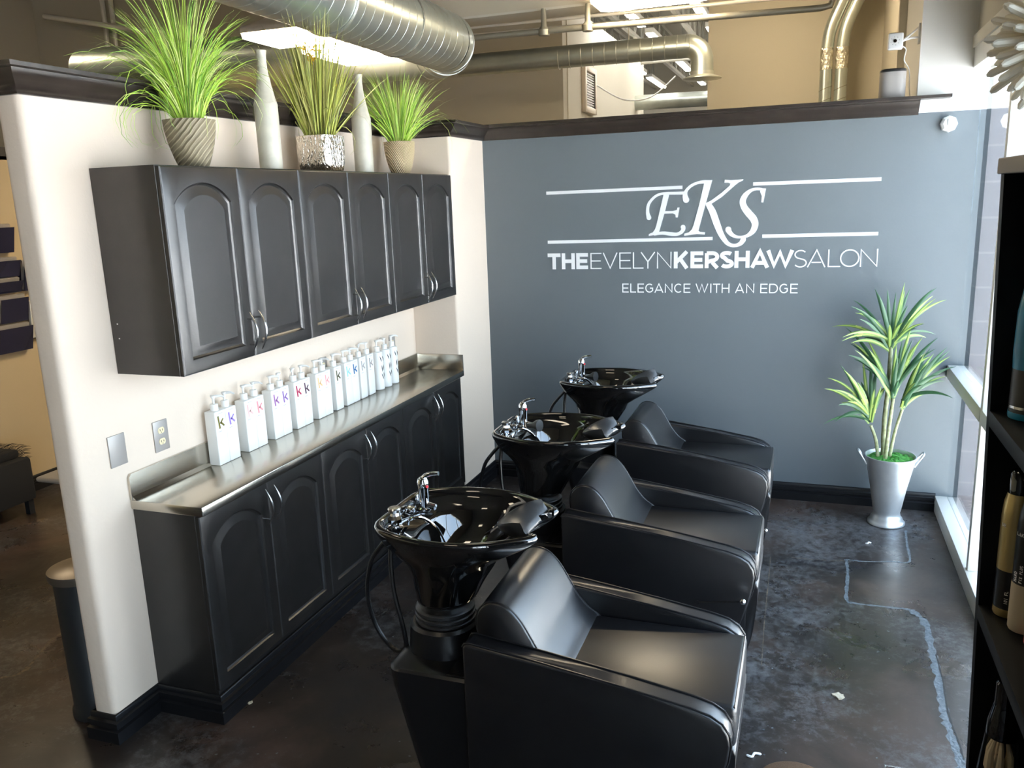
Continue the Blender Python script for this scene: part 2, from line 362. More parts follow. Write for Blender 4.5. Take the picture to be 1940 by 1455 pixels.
# cabinet partition with rounded end and the bump-out at the blue wall
m = MB(); m.box(-0.112, 0, -3.34, 0.12, 0, 2.42)
bmesh.ops.bevel(m.bm, geom=[e for e in m.bm.edges if abs(e.verts[0].co.z-e.verts[1].co.z) > 1 and e.verts[0].co.y < -3], offset=0.028, segments=5, affect='EDGES', profile=0.5)
struct(m.build('wall_left', 'wall', merge=False))
m = MB(); m.box(0.001, 0.315, -0.567, 0.1, 0, 2.42)
bmesh.ops.bevel(m.bm, geom=[e for e in m.bm.edges if abs(e.verts[0].co.z-e.verts[1].co.z) > 1 and abs(e.verts[0].co.x-0.315) < 1e-4 and abs(e.verts[0].co.y+0.567) < 1e-3], offset=0.018, segments=4, affect='EDGES', profile=0.5)
struct(m.build('wall_return', 'wall', merge=False))
m = MB(); m.box(0.315, 3.36, 0, 0.12, 0, 2.405)
m.mi = 1; m.box(0.315, 3.0, 0.001, 0.119, 2.405, 2.42); m.box(3.0, 3.36, 0, 0.9, 2.405, CH); m.box(3.0, 3.36, 0.12, 0.9, 0, 2.405)
struct(m.build('wall_back', ['blue', 'bright'], merge=False))
# crown mouldings
CP = [(0, 2.395), (0.014, 2.395), (0.018, 2.405), (0.028, 2.410), (0.032, 2.424), (0.045, 2.434), (0.060, 2.447), (0.070, 2.458), (0.072, 2.467), (0.085, 2.471), (0.090, 2.484), (0, 2.484)]
m = MB(); m.sweep([(-0.112, 0.12), (-0.112, -3.34), (0, -3.34), (0, -0.567), (0.315, -0.567), (0.315, 0)], CP)
m.box(-0.15, 0.04, -3.36, 0.14, 2.476, 2.492); m.box(0.0, 0.35, -0.6, 0.14, 2.476, 2.492)
struct(m.build('trim_1', 'crown', smooth=50, merge=False))
m = MB(); m.sweep([(0.315, 0), (2.96, 0)], CP)
A = [(o, z) for o, z in CP]
m.sweep([(2.96, 0), (3.012, 0)], CP); m.box(0.35, 3.17, -0.092, 0.16, 2.476, 2.493)
struct(m.build('trim_2', 'crown', smooth=50, merge=False))
# baseboards
BP = [(0, 0), (0.022, 0), (0.022, 0.050), (0.012, 0.056), (0.012, 0.064), (0.018, 0.068), (0.018, 0.086), (0.008, 0.092), (0.008, 0.110), (0.003, 0.115), (0, 0.115)]
m = MB(); m.sweep([(-0.112, 0.1), (-0.112, -3.34), (0, -3.34), (0, -3.115), (0.312, -3.115), (0.312, -0.567)], BP)
m.sweep([(0.315, -0.567), (0.315, 0)], BP)
struct(m.build('baseboard_left', 'base', smooth=50, merge=False))
struct(MB().sweep([(0.315, 0), (3.262, 0)], BP).build('baseboard_back', 'base', smooth=50))
# window wall: aluminium storefront at x 3.255 .. 3.36
w = sroot('window_1', (3.3, -4.5, 0))
m = MB()
m.box(3.258, 3.36, -9, 0.0, 0.0, 0.10, 0.004)          # sill
m.box(3.275, 3.36, -9, 0.0, 2.63, 2.75, 0.004)         # head
m.build('sill_and_head_frame', 'alu', w)
ms = [0.030, -1.075, -2.35, -3.65, -4.95, -6.25, -7.55, -8.9]
for i, y in enumerate(ms[1:]):
    MB().box(3.27, 3.36, y-0.032, y+0.012, 0.1, 2.63, 0.003).build('mullion', 'alu', w)
for a, b in zip(ms, ms[1:]):
    MB().box(3.268, 3.36, b+0.012, a-0.032, 0.862, 0.935, 0.003).build('cross_rail', 'alu', w)
    MB().box(3.325, 3.331, b+0.012, a-0.032, 0.935, 2.63).build('window_pane', 'glass', w)
    MB().box(3.325, 3.331, b+0.012, a-0.032, 0.10, 0.862).build('window_pane', 'glass', w)
m = MB(); m.box(3.285, 3.42, -9, 0, 2.75, CH)
m.mi = 1; m.box(3.262, 3.30, -9, 0, 2.735, 2.80, 0.003)
struct(m.build('wall_right', ['beige', 'beigelight'], merge=False))
# neighbouring rooms seen over the partitions
struct(MB().box(-7, -0.01, 3.2, 3.35, 0, CH).build('wall_far', 'beige'))
m = MB(); m.box(-0.16, -0.0, 3.35, 7.6, 0, 3.95); struct(m.build('wall_side', 'beigelight'))
m = MB(); m.box(1.47, 3.36, 3.05, 3.2, 0, CH); struct(m.build('wall_passage', 'beige'))
m = MB(); m.box(3.0, 3.36, 0.901, 3.049, 0, CH); m.mi = 1
m.box(2.955, 3.0, 0.92, 1.0, 2.4, CH)
struct(m.build('wall_passage_side', ['beige', 'beigelight'], merge=False))
struct(MB().box(-3.08, -2.93, -9, 3.2, 0, 2.42).build('wall_outer', 'tan'))
struct(MB().sweep([(-2.93, 3.2), (-2.93, -9)][::-1], [(-o, z) for o, z in CP][::-1]).build('trim_3', 'crown', smooth=50))
struct(MB().sweep([(-2.93, -9), (-2.93, 3.2)], BP).build('baseboard_outer', 'base', smooth=50))
struct(MB().box(-7.1, -7, -9, 14, 0, CH).build('wall_west', 'beige'))
struct(MB().box(-7, 3.4, -9.1, -9, 0, CH).build('wall_front', 'darkwall'))
struct(MB().box(-7, 6, 13.9, 14, 0, 5.2).build('wall_hall_end', 'beigelight'))
struct(MB().box(3.36, 3.5, 3.05, 14, 0, 5.2).build('wall_hall_side', 'beigelight'))
struct(MB().box(-7, 3.5, 3.3, 14, 4.9, 5.0).build('ceiling_hall', 'deck'))
# ceiling beam with pale underside
m = MB(); m.box(-1.0, 3.0, 0.955, 1.24, 3.4, CH); m.mi = 1; m.box(-1.0, 3.0, 0.95, 1.245, 3.385, 3.402)
struct(m.build('trim_4', ['ceil', 'beigelight'], merge=False))
# outside
struct(MB().box(3.36, 60, -60, 40, -0.2, -0.1).build('ground', 'paving'))
def block_mat():
    m = mat('painted_block', (0.30, 0.28, 0.29), 0.85); n = m.node_tree.nodes; l = m.node_tree.links; b = n['Principled BSDF']
    t = n.new('ShaderNodeTexCoord'); sp = n.new('ShaderNodeSeparateXYZ'); l.new(t.outputs['Object'], sp.inputs[0])
    md = n.new('ShaderNodeMath'); md.operation = 'MODULO'; md.inputs[1].default_value = 0.2; l.new(sp.outputs['Z'], md.inputs[0])
    lt = n.new('ShaderNodeMath'); lt.operation = 'LESS_THAN'; lt.inputs[1].default_value = 0.012; l.new(md.outputs[0], lt.inputs[0])
    mx = n.new('ShaderNodeMix'); mx.data_type = 'RGBA'; mx.inputs['A'].default_value = (0.13, 0.12, 0.125, 1); mx.inputs['B'].default_value = (0.18, 0.17, 0.17, 1)
    l.new(lt.outputs[0], mx.inputs['Factor']); l.new(mx.outputs['Result'], b.inputs['Base Color']); return m
M['blockp'] = block_mat()
m = MB(); m.box(3.38, 3.64, -0.02, 0.5, -0.1, 2.41); m.mi = 1; m.box(3.38, 3.64, -0.02, 0.5, 2.41, 4.7)
struct(m.build('wall_exterior', ['blockp', 'beigelight'], merge=False))
# ================================================================ CABINETS
Y0, Y1 = -3.095, -0.567
DW = (Y1-Y0)/6
def door_mesh(y0, y1, z0, z1, xf, t=0.02):
    """raised-panel door with an arched panel, front face at x = xf"""
    m = MB(); g = 0.0015; y0 += g; y1 -= g; W_ = y1-y0
    N = 14
    def arch(mg, x):
        ya, yb = y0+mg, y1-mg; zb = z0+mg*1.0; zs = z1-0.128-(mg-0.052)*0.6; top = z1-0.056-(mg-0.052)
        h = top-zs; c = (yb-ya)/2; r = (c*c+h*h)/(2*h); cz = top-r; cy = (ya+yb)/2; pts = [(x, ya, zb), (x, yb, zb), (x, yb, zs), (x, yb, zs)]
        a0 = math.asin(min(1, c/r))
        for k in range(1, N): a = a0-2*a0*k/N; pts.append((x, cy+r*math.sin(a), cz+r*math.cos(a)))
        pts += [(x, ya, zs), (x, ya, zs)]
        return pts, zs
    A, zs = arch(0.052, xf)
    def rect(x, i):
        pts = [(x, y0+i, z0+i), (x, y1-i, z0+i), (x, y1-i, zs), (x, y1-i, z1-i)]
        for k in range(1, N): pts.append((x, A[3+k][1] if i == 0.006 else (y1-i)+((y0+i)-(y1-i))*k/N, z1-i))
        return pts+[(x, y0+i, z1-i), (x, y0+i, zs)]
    loops = [rect(xf-t, 0), rect(xf-0.005, 0), rect(xf-0.001, 0.003), rect(xf, 0.006), A, arch(0.056, xf-0.007)[0], arch(0.062, xf-0.011)[0], arch(0.067, xf-0.011)[0], arch(0.096, xf-0.001)[0], arch(0.099, xf-0.001)[0]]
    m.loft(loops, cap0=True)
    last = loops[-1]; vs = [m.v(p) for p in last]; cv = m.v((last[0][0], sum(p[1] for p in last)/len(last), (z0+z1)/2))
    for i in range(len(vs)): m.face([vs[i], vs[(i+1) % len(vs)], cv])
    return m
def handle(y, z0, z1, xf, parent):
    m = MB(); L = z1-z0
    pts = [(xf+0.012+0.030*math.sin(PI*k/12), y, z0+L*k/12) for k in range(13)]
    m.tube(pts, [0.0022+0.0038*math.sin(PI*k/12) for k in range(13)], 10)
    for q in (0.17, 0.83): m.cyl((xf-0.001, y, z0+L*q), (xf+0.012+0.03*math.sin(PI*q), y, z0+L*q), 0.0035, 8)
    return m.build('handle', 'nickel', parent)
names = ['nearest the wall end', 'the middle one', 'nearest the blue wall']
for i in range(3):
    ya = Y0+2*i*DW; yb = ya+2*DW
    u = root('wall_cabinet', 'black two-door wall cabinet with arched panels, %s' % names[i], 'cabinet', (0, ya, 1.411), 'black wall cabinets above the worktop')
    m = MB(); m.box(0.001, 0.294, ya, yb, 1.411, 2.166, 0.001, 1)
    if i == 0:   # two small paint chips on the end panel
        m.mi = 1
        for z in (1.60, 1.545): m.box(0.03, 0.036, ya-0.0006, ya+0.001, z, z+0.004)
    m.build('body', ['cab', 'white'], u)
    for k in range(2):
        d = door_mesh(ya+k*DW, ya+(k+1)*DW, 1.411, 2.162, 0.3155).build('door', 'cab', u, smooth=25)
        yh = yb-DW+(-0.030 if k == 0 else 0.030)
        handle(yh, 1.435, 1.595, 0.3155, d)
YB0 = -3.115; DB = (Y1-0.001-YB0)/6
for i in range(3):
    ya = YB0+2*i*DB+0.0003; yb = YB0+2*(i+1)*DB-0.0003
    u = root('base_cabinet', 'black base cabinet with arched doors under the worktop, %s' % names[i], 'cabinet', (0, ya, 0), 'black base cabinets under the worktop')
    m = MB(); m.box(0.001, 0.294, ya, yb, 0.0, 0.876, 0.001, 1)
    m.box(0.294, 0.306, ya, yb, 0.1, 0.135)
    m.build('body', 'cab', u)
    for k in range(2):
        d = door_mesh(YB0+(2*i+k)*DB, YB0+(2*i+k+1)*DB, 0.135, 0.868, 0.3155).build('door', 'cab', u, smooth=25)
        ymid = YB0+(2*i+1)*DB
        handle(ymid+(-0.030 if k == 0 else 0.030), 0.685, 0.845, 0.3155, d)
# ---- stainless worktop
cu = root('worktop', 'long stainless steel worktop with upstand on the black base cabinets', 'worktop', (0, -3.12, 0.876))
m = MB(); m.box(0.0, 0.342, -3.123, -0.567, 0.876, 0.914, 0.004); m.build('top', 'steel', cu)
m = MB(); m.prism([(-3.123, 0.914), (-0.567, 0.914), (-0.567, 1.018), (-3.112, 1.018), (-3.123, 1.005)], 'x', 0.0005, 0.012); m.prism([(0.012, 0.914), (0.028, 0.914), (0.012, 0.928)], 'y', -3.12, -0.585)
m.build('back_upstand', 'steel', cu)
m = MB(); m.box(0.012, 0.340, -0.579, -0.5675, 0.914, 1.018, 0.002); m.build('side_upstand', 'steel', cu)
# ---- wall plates
def plate(y0, y1, z0, z1, label, sock):
    p = root('outlet_plate' if sock else 'blank_plate', label, 'outlet' if sock else 'wall plate', (0.0, (y0+y1)/2, z0))
    MB().box(0.0005, 0.006, y0, y1, z0, z1, 0.002).build('cover', 'plate', p)
    if sock:
        for zc in (z0+0.04, z1-0.04):
            m = MB(); yc = (y0+y1)/2
            ring = [(yc+0.017*math.cos(a)*(1 if abs(math.cos(a)) > .5 else 1), zc+max(-0.0125, min(0.0125, 0.0165*math.sin(a)))) for a in [k*2*PI/24 for k in range(24)]]
            m.prism(ring, 'x', 0.004, 0.008)
            m.mi = 1
            m.box(0.0079, 0.0085, yc-0.008, yc-0.0055, zc-0.003, zc+0.006); m.box(0.0079, 0.0085, yc+0.0055, yc+0.008, zc-0.003, zc+0.005); m.cyl((0.0079, yc, zc-0.008), (0.0085, yc, zc-0.008), 0.0022, 8)
            m.build('socket', ['ivory', 'base'], p, merge=False)
plate(-3.192, -3.110, 1.064, 1.186, 'blank grey cover plate on the cream wall left of the socket', False)
plate(-2.962, -2.883, 1.055, 1.181, 'grey plate with two ivory sockets on the wall left of the bottles', True)
plate(-1.745, -1.665, 1.085, 1.205, 'grey socket plate half hidden behind the middle pump bottles', True)
plate(-0.945, -0.865, 1.075, 1.19, 'grey socket plate behind the last pump bottle with wavy marks', True)
M['printgrey'] = mat('print_grey', (0.25, 0.25, 0.28), 0.6)
# ---- pump bottles
def kmark():
    m = MB()      # lower-case k as a stem and two strokes, in (y,z) on the front face
    def bar(a, b, w0, w1):
        d = Vector((b[0]-a[0], b[1]-a[1])).normalized(); n = Vector((-d.y, d.x))
        m.prism([(a[0]+n.x*w0, a[1]+n.y*w0), (a[0]-n.x*w0, a[1]-n.y*w0), (b[0]-n.x*w1, b[1]-n.y*w1), (b[0]+n.x*w1, b[1]+n.y*w1)], 'x', 0, 0.0008)
    bar((0.013, 0.219), (0.019, 0.162), 0.0045, 0.0048); bar((0.045, 0.203), (0.024, 0.184), 0.0034, 0.0036); bar((0.027, 0.189), (0.048, 0.170), 0.0042, 0.0042)
    return m
def pump(m, yc, xc, zt, ang):
    m.lathe((xc, yc, zt), [(0.0175, 0), (0.0175, 0.026), (0.016, 0.029), (0.005, 0.030)], 24); m.cyl((xc, yc, zt+0.028), (xc, yc, zt+0.058), 0.0045, 10, 0.006)
    m.lathe((xc, yc, zt+0.052), [(0.005, 0), (0.012, 0.010), (0.0125, 0.014), (0.004, 0.016)], 20)
    dx, dy = math.cos(ang), math.sin(ang)
    pts = [(xc+dx*t, yc+dy*t, zt+0.062+dz) for t, dz in ((0, 0), (0.018, 0.001), (0.034, 0.0), (0.046, -0.006))]
    m.tube(pts, [0.007, 0.006, 0.0045, 0.0035], 10)
def kbottle(label, col, y0, ang, xf, dim=False):
    u = root('pump_bottle', label, 'bottle', (0.018, y0, 0.9145), 'white pump bottles on the steel worktop')
    MB().box(0.018, xf, y0, y0+0.071, 0.9145, 0.9145+0.24, 0.004, 3).build('body', 'white', u)
    m = MB(); pump(m, y0+0.0355, (0.018+xf)/2, 0.9145+0.24, ang); m.build('pump', 'white', u)
    km = kmark(); bmesh.ops.translate(km.bm, verts=km.bm.verts, vec=(xf, y0+0.006, 0.9145))
    mm = mat('print_'+col[0], col[1], 0.6); km.build('letter_mark', mm, u, smooth=0, merge=False)
    for q in ((0.022, 0.05, 0.228, 0.2290), (0.012, 0.034, 0.149, 0.1503)):
        MB().box(xf, xf+0.0005, y0+q[0], y0+q[1], 0.9145+q[2], 0.9145+q[3]).build('small_print', 'printgrey', u, smooth=0, merge=False)
KB = [(-2.678, 'olive green k, first bottle from the wall end', ('olive', (0.16, 0.13, 0.01)), 0.6), (-2.606, 'violet k, second bottle from the wall end', ('violet', (0.30, 0.19, 0.62)), 0.35),
      (-2.474, 'faint pink k, left one of the second pair', ('faintpink', (0.85, 0.52, 0.48)), 0.8), (-2.402, 'salmon pink k, right one of the second pair', ('salmon', (0.82, 0.28, 0.30)), 0.3),
      (-2.272, 'mauve k, left one of the third pair', ('mauve', (0.36, 0.14, 0.36)), 0.7), (-2.200, 'purple k, right one of the third pair', ('purple', (0.26, 0.13, 0.38)), -1.2),
      (-2.084, 'crimson k, left one of the fourth pair', ('crimson', (0.42, 0.01, 0.06)), -1.1), (-2.012, 'dark plum k, right one of the fourth pair', ('plum', (0.06, 0.005, 0.03)), 0.3),
      (-1.888, 'pale yellow k, left one of the fifth pair', ('yellow', (0.85, 0.52, 0.22)), 0.8), (-1.818, 'rose pink k, right one of the fifth pair', ('rose', (0.85, 0.38, 0.36)), 0.1),
      (-1.707, 'dark khaki k, just before the light blue one', ('khaki', (0.07, 0.06, 0.01)), 0.8), (-1.600, 'light blue k', ('lightblue', (0.30, 0.62, 0.66)), 0.6), (-1.528, 'strong blue k', ('blue', (0.005, 0.10, 0.28)), 0.5),
      (-1.437, 'grey k, just after the strong blue one', ('grey', (0.42, 0.38, 0.35)), -1.0), (-1.345, 'taupe k, last of the square bottles', ('taupe', (0.36, 0.31, 0.28)), -2.4)]
for y, lb, col, a in KB: kbottle('square white pump bottle marked with a '+lb, col, y, a, 0.074)
for y, xo, lb, a in ((-1.185, 0.047, 'left one of the three', 0.9), (-1.100, 0.052, 'middle one of the three', 2.6), (-1.003, 0.050, 'right one of three', 0.9)):
    u = root('wave_pump_bottle', 'round white pump bottle with wavy marks, '+lb, 'bottle', (xo, y, 0.9145), 'white pump bottles on the steel worktop')
    m = MB(); m.lathe((xo, y, 0.9145), [(0.030, 0), (0.034, 0.004), (0.034, 0.215), (0.031, 0.228), (0.016, 0.232)], 32); m.build('body', 'white', u)
    m = MB(); pump(m, y, xo, 0.9145+0.231, a); m.build('pump', 'white', u)
    m = MB()
    for (a0, z0, a1, z1) in ((-0.5, 0.205, -0.15, 0.17), (-0.15, 0.15, -0.1, 0.11), (-0.3, 0.10, 0.15, 0.062), (0.15, 0.205, 0.5, 0.17), (0.42, 0.15, 0.35, 0.115), (0.3, 0.105, 0.6, 0.07)):
        pts = [(xo+0.0343*math.cos(a0+(a1-a0)*t-0.1), y+0.0343*math.sin(a0+(a1-a0)*t-0.1), 0.9145+z0+(z1-z0)*t) for t in [k/6 for k in range(7)]]
        m.tube(pts, [0.0003+0.0024*math.sin(PI*k/6) for k in range(7)], 6)
    m.build('wave_marks', 'base', u)
# ================================================================ ON TOP OF THE CABINETS
ZT = 2.1665
def blades(m, c, zt, n, r0, lens, spread, droop, w, nm, seed, seg=8, dirs=None):
    rnd = random.Random(seed)
    for i in range(n):
        a = rnd.uniform(0, 2*PI); L = rnd.uniform(*lens); s = abs(rnd.gauss(0, 1))*spread
        if dirs and rnd.random() < dirs[1]: a = dirs[0]+rnd.gauss(0, 0.5)
        s = min(s, 1.35); rr = r0*math.sqrt(rnd.random())
        p = Vector((c[0]+rr*math.cos(a), c[1]+rr*math.sin(a), zt)); th = s*0.55; da = rnd.uniform(-0.35, 0.35)
        bend = (droop*rnd.uniform(0.2, 1.3)+0.6*s*droop)/seg; m.mi = rnd.choices(range(nm), weights=[5, 3, 2][:nm])[0]
        tw = rnd.uniform(0, PI); prev = None
        for k in range(seg+1):
            ww = w*rnd.uniform(0.9, 1.1)*(1-(k/seg)**2.2)*0.5+0.0003
            d = Vector((math.cos(a)*math.sin(th), math.sin(a)*math.sin(th), math.cos(th)))
            side = Vector((math.cos(tw), math.sin(tw), 0)); side = (side-d*side.dot(d)).normalized()
            q = (m.v(p+side*ww), m.v(p-side*ww))
            if prev: m.face([prev[0], prev[1], q[1], q[0]])
            prev = q; p = p+d*(L/seg); th += bend*(1+k*0.25); a += da/seg
            if p.x < 0.02 and p.z < 2.5: p.x = 0.02
            if p.z < ZT+0.01 and p.x < 0.34: p.z = ZT+0.01
# pot 1
c1 = (0.165, -2.735)
u = root('potted_grass', 'large bright green grass in a brown carved pot, nearest on the wall cabinets', 'plant', (c1[0], c1[1], ZT), 'potted grasses on the wall cabinets')
m = MB(); m.lathe((c1[0], c1[1], ZT), [(0.050, 0), (0.056, 0.004), (0.070, 0.04), (0.085, 0.09), (0.0945, 0.14), (0.098, 0.180), (0.092, 0.181), (0.088, 0.165), (0.03, 0.16)], 48); m.build('pot', 'potwood', u, smooth=60)
m = MB(); blades(m, c1, ZT+0.165, 460, 0.05, (0.26, 0.52), 0.44, 0.8, 0.0036, 3, 5); blades(m, c1, ZT+0.165, 85, 0.05, (0.35, 0.55), 1.0, 1.5, 0.0028, 3, 9, dirs=(-2.6, 0.35)); blades(m, c1, ZT+0.165, 80, 0.03, (0.42, 0.56), 0.24, 0.4, 0.0034, 3, 15)
m.build('grass_blades', ['grassa', 'grassb', 'grassc'], u, merge=False, smooth=0)
# vase 1 and 2
def vase(y, x, label):
    m = MB(); pr = [(0.046, 0), (0.050, 0.004), (0.0505, 0.15), (0.0515, 0.27), (0.050, 0.285), (0.046, 0.30), (0.033, 0.36), (0.024, 0.41), (0.0205, 0.45), (0.0205, 0.485), (0.024, 0.503), (0.021, 0.505), (0.016, 0.48)]
    pp = cat([(r, z, 0) for r, z in pr], 4)
    m.lathe((x, y, ZT), [(p.x+(0.0006*math.sin(p.y*900) if p.y > .2 else 0), p.y) for p in pp], 40)
    o = m.build('bottle_vase', 'vase', smooth=70); tag(o, label, 'vase', 'tall bottle vases on the wall cabinets'); return o
vase(-2.235, 0.17, 'tall pale bottle vase with long neck, between the brown pot and the silver pot')
vase(-1.395, 0.17, 'tall pale bottle vase with long neck, between the silver pot and the sand pot')
# pot 2
c2 = (0.17, -1.815)
u = root('potted_grass', 'olive reed grass with yellow blooms in a hammered silver pot', 'plant', (c2[0], c2[1], ZT), 'potted grasses on the wall cabinets')
m = MB(); m.lathe((c2[0], c2[1], ZT), [(0.074, 0), (0.084, 0.005), (0.091, 0.04), (0.094, 0.10), (0.0945, 0.17), (0.088, 0.171), (0.086, 0.16), (0.03, 0.155)], 64, sq=6); m.build('pot', 'hammer', u, smooth=60)
m = MB(); blades(m, c2, ZT+0.155, 230, 0.065, (0.30, 0.50), 0.62, 0.10, 0.0055, 3, 21); blades(m, c2, ZT+0.155, 170, 0.055, (0.42, 0.59), 0.24, 0.08, 0.0055, 3, 22); blades(m, c2, ZT+0.155, 30, 0.05, (0.34, 0.42), 0.5, 1.4, 0.0025, 2, 23)
m.build('grass_blades', ['oliveg', 'oliveh', 'olived'], u, merge=False, smooth=0)
m = MB(); rnd = random.Random(12)
for (dy, z, n) in ((0.0, 2.69, 12), (-0.05, 2.74, 8), (0.035, 2.735, 10), (0.06, 2.66, 7), (0.13, 2.565, 6), (-0.03, 2.70, 7)):
    for k in range(n):
        p = Vector((c2[0]+rnd.uniform(-.02, .03), c2[1]+dy+rnd.uniform(-.03, .03), z+rnd.uniform(-.02, .02))); a = rnd.uniform(0, 6.3)
        m.tube([p, p+Vector((0.006*math.cos(a), 0.012*math.sin(a), 0.008)), p+Vector((0.010*math.cos(a), 0.024*math.sin(a), 0.002))], [0.0025, 0.004, 0.0015], 6)
m.build('yellow_blooms', 'yellow', u)
# pot 3
c3 = (0.165, -0.955)
u = root('potted_grass', 'small green grass in a sand coloured carved pot, farthest on the wall cabinets', 'plant', (c3[0], c3[1], ZT), 'potted grasses on the wall cabinets')
m = MB(); m.lathe((c3[0], c3[1], ZT), [(0.048, 0), (0.054, 0.004), (0.068, 0.04), (0.080, 0.085), (0.088, 0.13), (0.091, 0.185), (0.085, 0.186), (0.082, 0.17), (0.03, 0.165)], 48); m.build('pot', 'potsand', u, smooth=60)
m = MB(); blades(m, c3, ZT+0.165, 320, 0.055, (0.28, 0.46), 0.74, 0.30, 0.0042, 3, 31); blades(m, c3, ZT+0.165, 44, 0.05, (0.40, 0.56), 1.0, 0.8, 0.003, 3, 35)
m.build('grass_blades', ['grassa', 'grassb', 'grassc'], u, merge=False, smooth=0)
# ================================================================ WALL SIGN
sg = root('wall_sign', 'white vinyl salon lettering with monogram and rules on the blue grey wall', 'sign', (1.8, 0.0, 1.36))
def MG(px, py):   # monogram drawing space -> wall (x, z)
    u_ = px/1940; v_ = py/1194
    xt = 1.392+0.848*u_; xb = 1.392+0.866*u_; x = xt+(xb-xt)*v_
    zt = 2.164-0.036*u_; zb = 1.623-0.009*u_; return (x, zt+(zb-zt)*v_)
TH = -0.0025
def stroke(m, pts, n=8, capn=8):
    c = cat([(p[0], p[1], p[2]) for p in pts], n); L = []; Rr = []
    for i, p in enumerate(c):
        a = c[max(i-1, 0)]; b = c[min(i+1, len(c)-1)]; d = Vector((b.x-a.x, b.y-a.y)).normalized(); nn = Vector((-d.y, d.x))
        L.append((p.x+nn.x*p.z, p.y+nn.y*p.z)); Rr.append((p.x-nn.x*p.z, p.y-nn.y*p.z))
    e = c[-1]; s_ = c[0]
    d = Vector((c[-1].x-c[-2].x, c[-1].y-c[-2].y)).normalized(); a0 = math.atan2(d.y, d.x)
    capE = [(e.x+e.z*math.cos(a0+PI/2-PI*k/capn), e.y+e.z*math.sin(a0+PI/2-PI*k/capn)) for k in range(1, capn)]
    d = Vector((c[0].x-c[1].x, c[0].y-c[1].y)).normalized(); a0 = math.atan2(d.y, d.x)
    capS = [(s_.x+s_.z*math.cos(a0+PI/2-PI*k/capn), s_.y+s_.z*math.sin(a0+PI/2-PI*k/capn)) for k in range(1, capn)]
    for i in range(len(L)-1): quad(m, [MG(*L[i]), MG(*Rr[i]), MG(*Rr[i+1]), MG(*L[i+1])])
    for cap_, A, B in ((capE, L[-1], Rr[-1]), (capS, Rr[0], L[0])): quad(m, [MG(*q) for q in [A]+cap_+[B]])
QN = [0]
def quad(m, pts, y=TH):
    QN[0] += 1; y = y-0.00004*(QN[0] % 24)
    V = [m.v((p[0], y, p[1])) for p in pts]; V0 = [m.v((p[0], -0.0002, p[1])) for p in pts]
    for t in tessellate_polygon([[Vector((p[0], p[1], 0)) for p in pts]]): m.face([V[i] for i in t])
    for i in range(len(pts)): m.face([V[i], V[(i+1) % len(pts)], V0[(i+1) % len(pts)], V0[i]])
def poly(m, pts): quad(m, [MG(*p) for p in pts])
m = MB()
stroke(m, [(152, 682, 35), (134, 610, 25), (140, 520, 22), (175, 450, 20), (250, 380, 18), (330, 348, 18), (420, 340, 19), (540, 338, 20), (665, 335, 22)])
poly(m, [(372, 340), (453, 340), (385, 605), (300, 892), (262, 925), (148, 944), (153, 914), (212, 890), (243, 845), (262, 790)])
stroke(m, [(235, 915, 22), (310, 905, 22), (380, 903, 24), (480, 915, 27), (560, 918, 24), (620, 893, 25), (652, 850, 29), (650, 817, 34)])
poly(m, [(380, 590), (500, 588), (560, 574), (570, 538), (600, 538), (573, 680), (545, 680), (540, 640), (500, 622), (376, 626)])
m.build('letter_e', 'vinyl', sg, smooth=0, merge=False)
m = MB()
stroke(m, [(693, 430, 45), (680, 365, 34), (700, 300, 22), (765, 236, 20), (850, 196, 19), (940, 180, 23), (1030, 180, 24)])
poly(m, [(952, 160), (1068, 154), (1040, 250), (975, 482), (965, 515), (870, 868), (890, 884), (966, 890), (960, 924), (850, 917), (760, 928), (667, 942), (668, 910), (735, 890), (775, 850), (800, 790), (880, 500), (950, 205)])
poly(m, [(972, 480), (1050, 440), (1200, 330), (1310, 232), (1320, 205), (1290, 192), (1235, 192), (1242, 150), (1330, 156), (1420, 150), (1500, 142), (1495, 160), (1430, 192), (1380, 232), (1200, 392), (1060, 484), (1000, 530)])
stroke(m, [(1015, 500, 40), (1070, 600, 48), (1130, 770, 48), (1190, 920, 40), (1265, 1035, 31), (1330, 1076, 26), (1400, 1078, 25), (1460, 1050, 30), (1492, 1005, 36), (1498, 985, 36)])
m.build('letter_k', 'vinyl', sg, smooth=0, merge=False)
m = MB()
poly(m, [(1745, 268), (1808, 272), (1770, 470), (1742, 468), (1750, 380), (1725, 315)])
stroke(m, [(1770, 290, 18), (1720, 280, 19), (1655, 282, 20), (1590, 308, 25), (1525, 370, 36), (1490, 450, 42), (1510, 535, 46), (1570, 620, 50), (1635, 700, 50), (1658, 780, 45), (1630, 870, 38), (1560, 935, 25), (1480, 958, 18), (1400, 955, 21), (1335, 920, 30), (1295, 870, 38), (1291, 850, 41)])
m.build('letter_s', 'vinyl', sg, smooth=0, merge=False)
for a, b, z0, z1 in ((0.764, 1.674, 2.032, 2.038), (2.108, 2.839, 2.042, 2.043), (0.766, 1.868, 1.705, 1.712), (2.172, 2.84, 1.721, 1.725)):
    m = MB(); quad(m, [(a, z0-0.010), (b, z1-0.010), (b, z1+0.011), (a, z0+0.011)]); m.build('rule', 'vinyl', sg, smooth=0, merge=False)
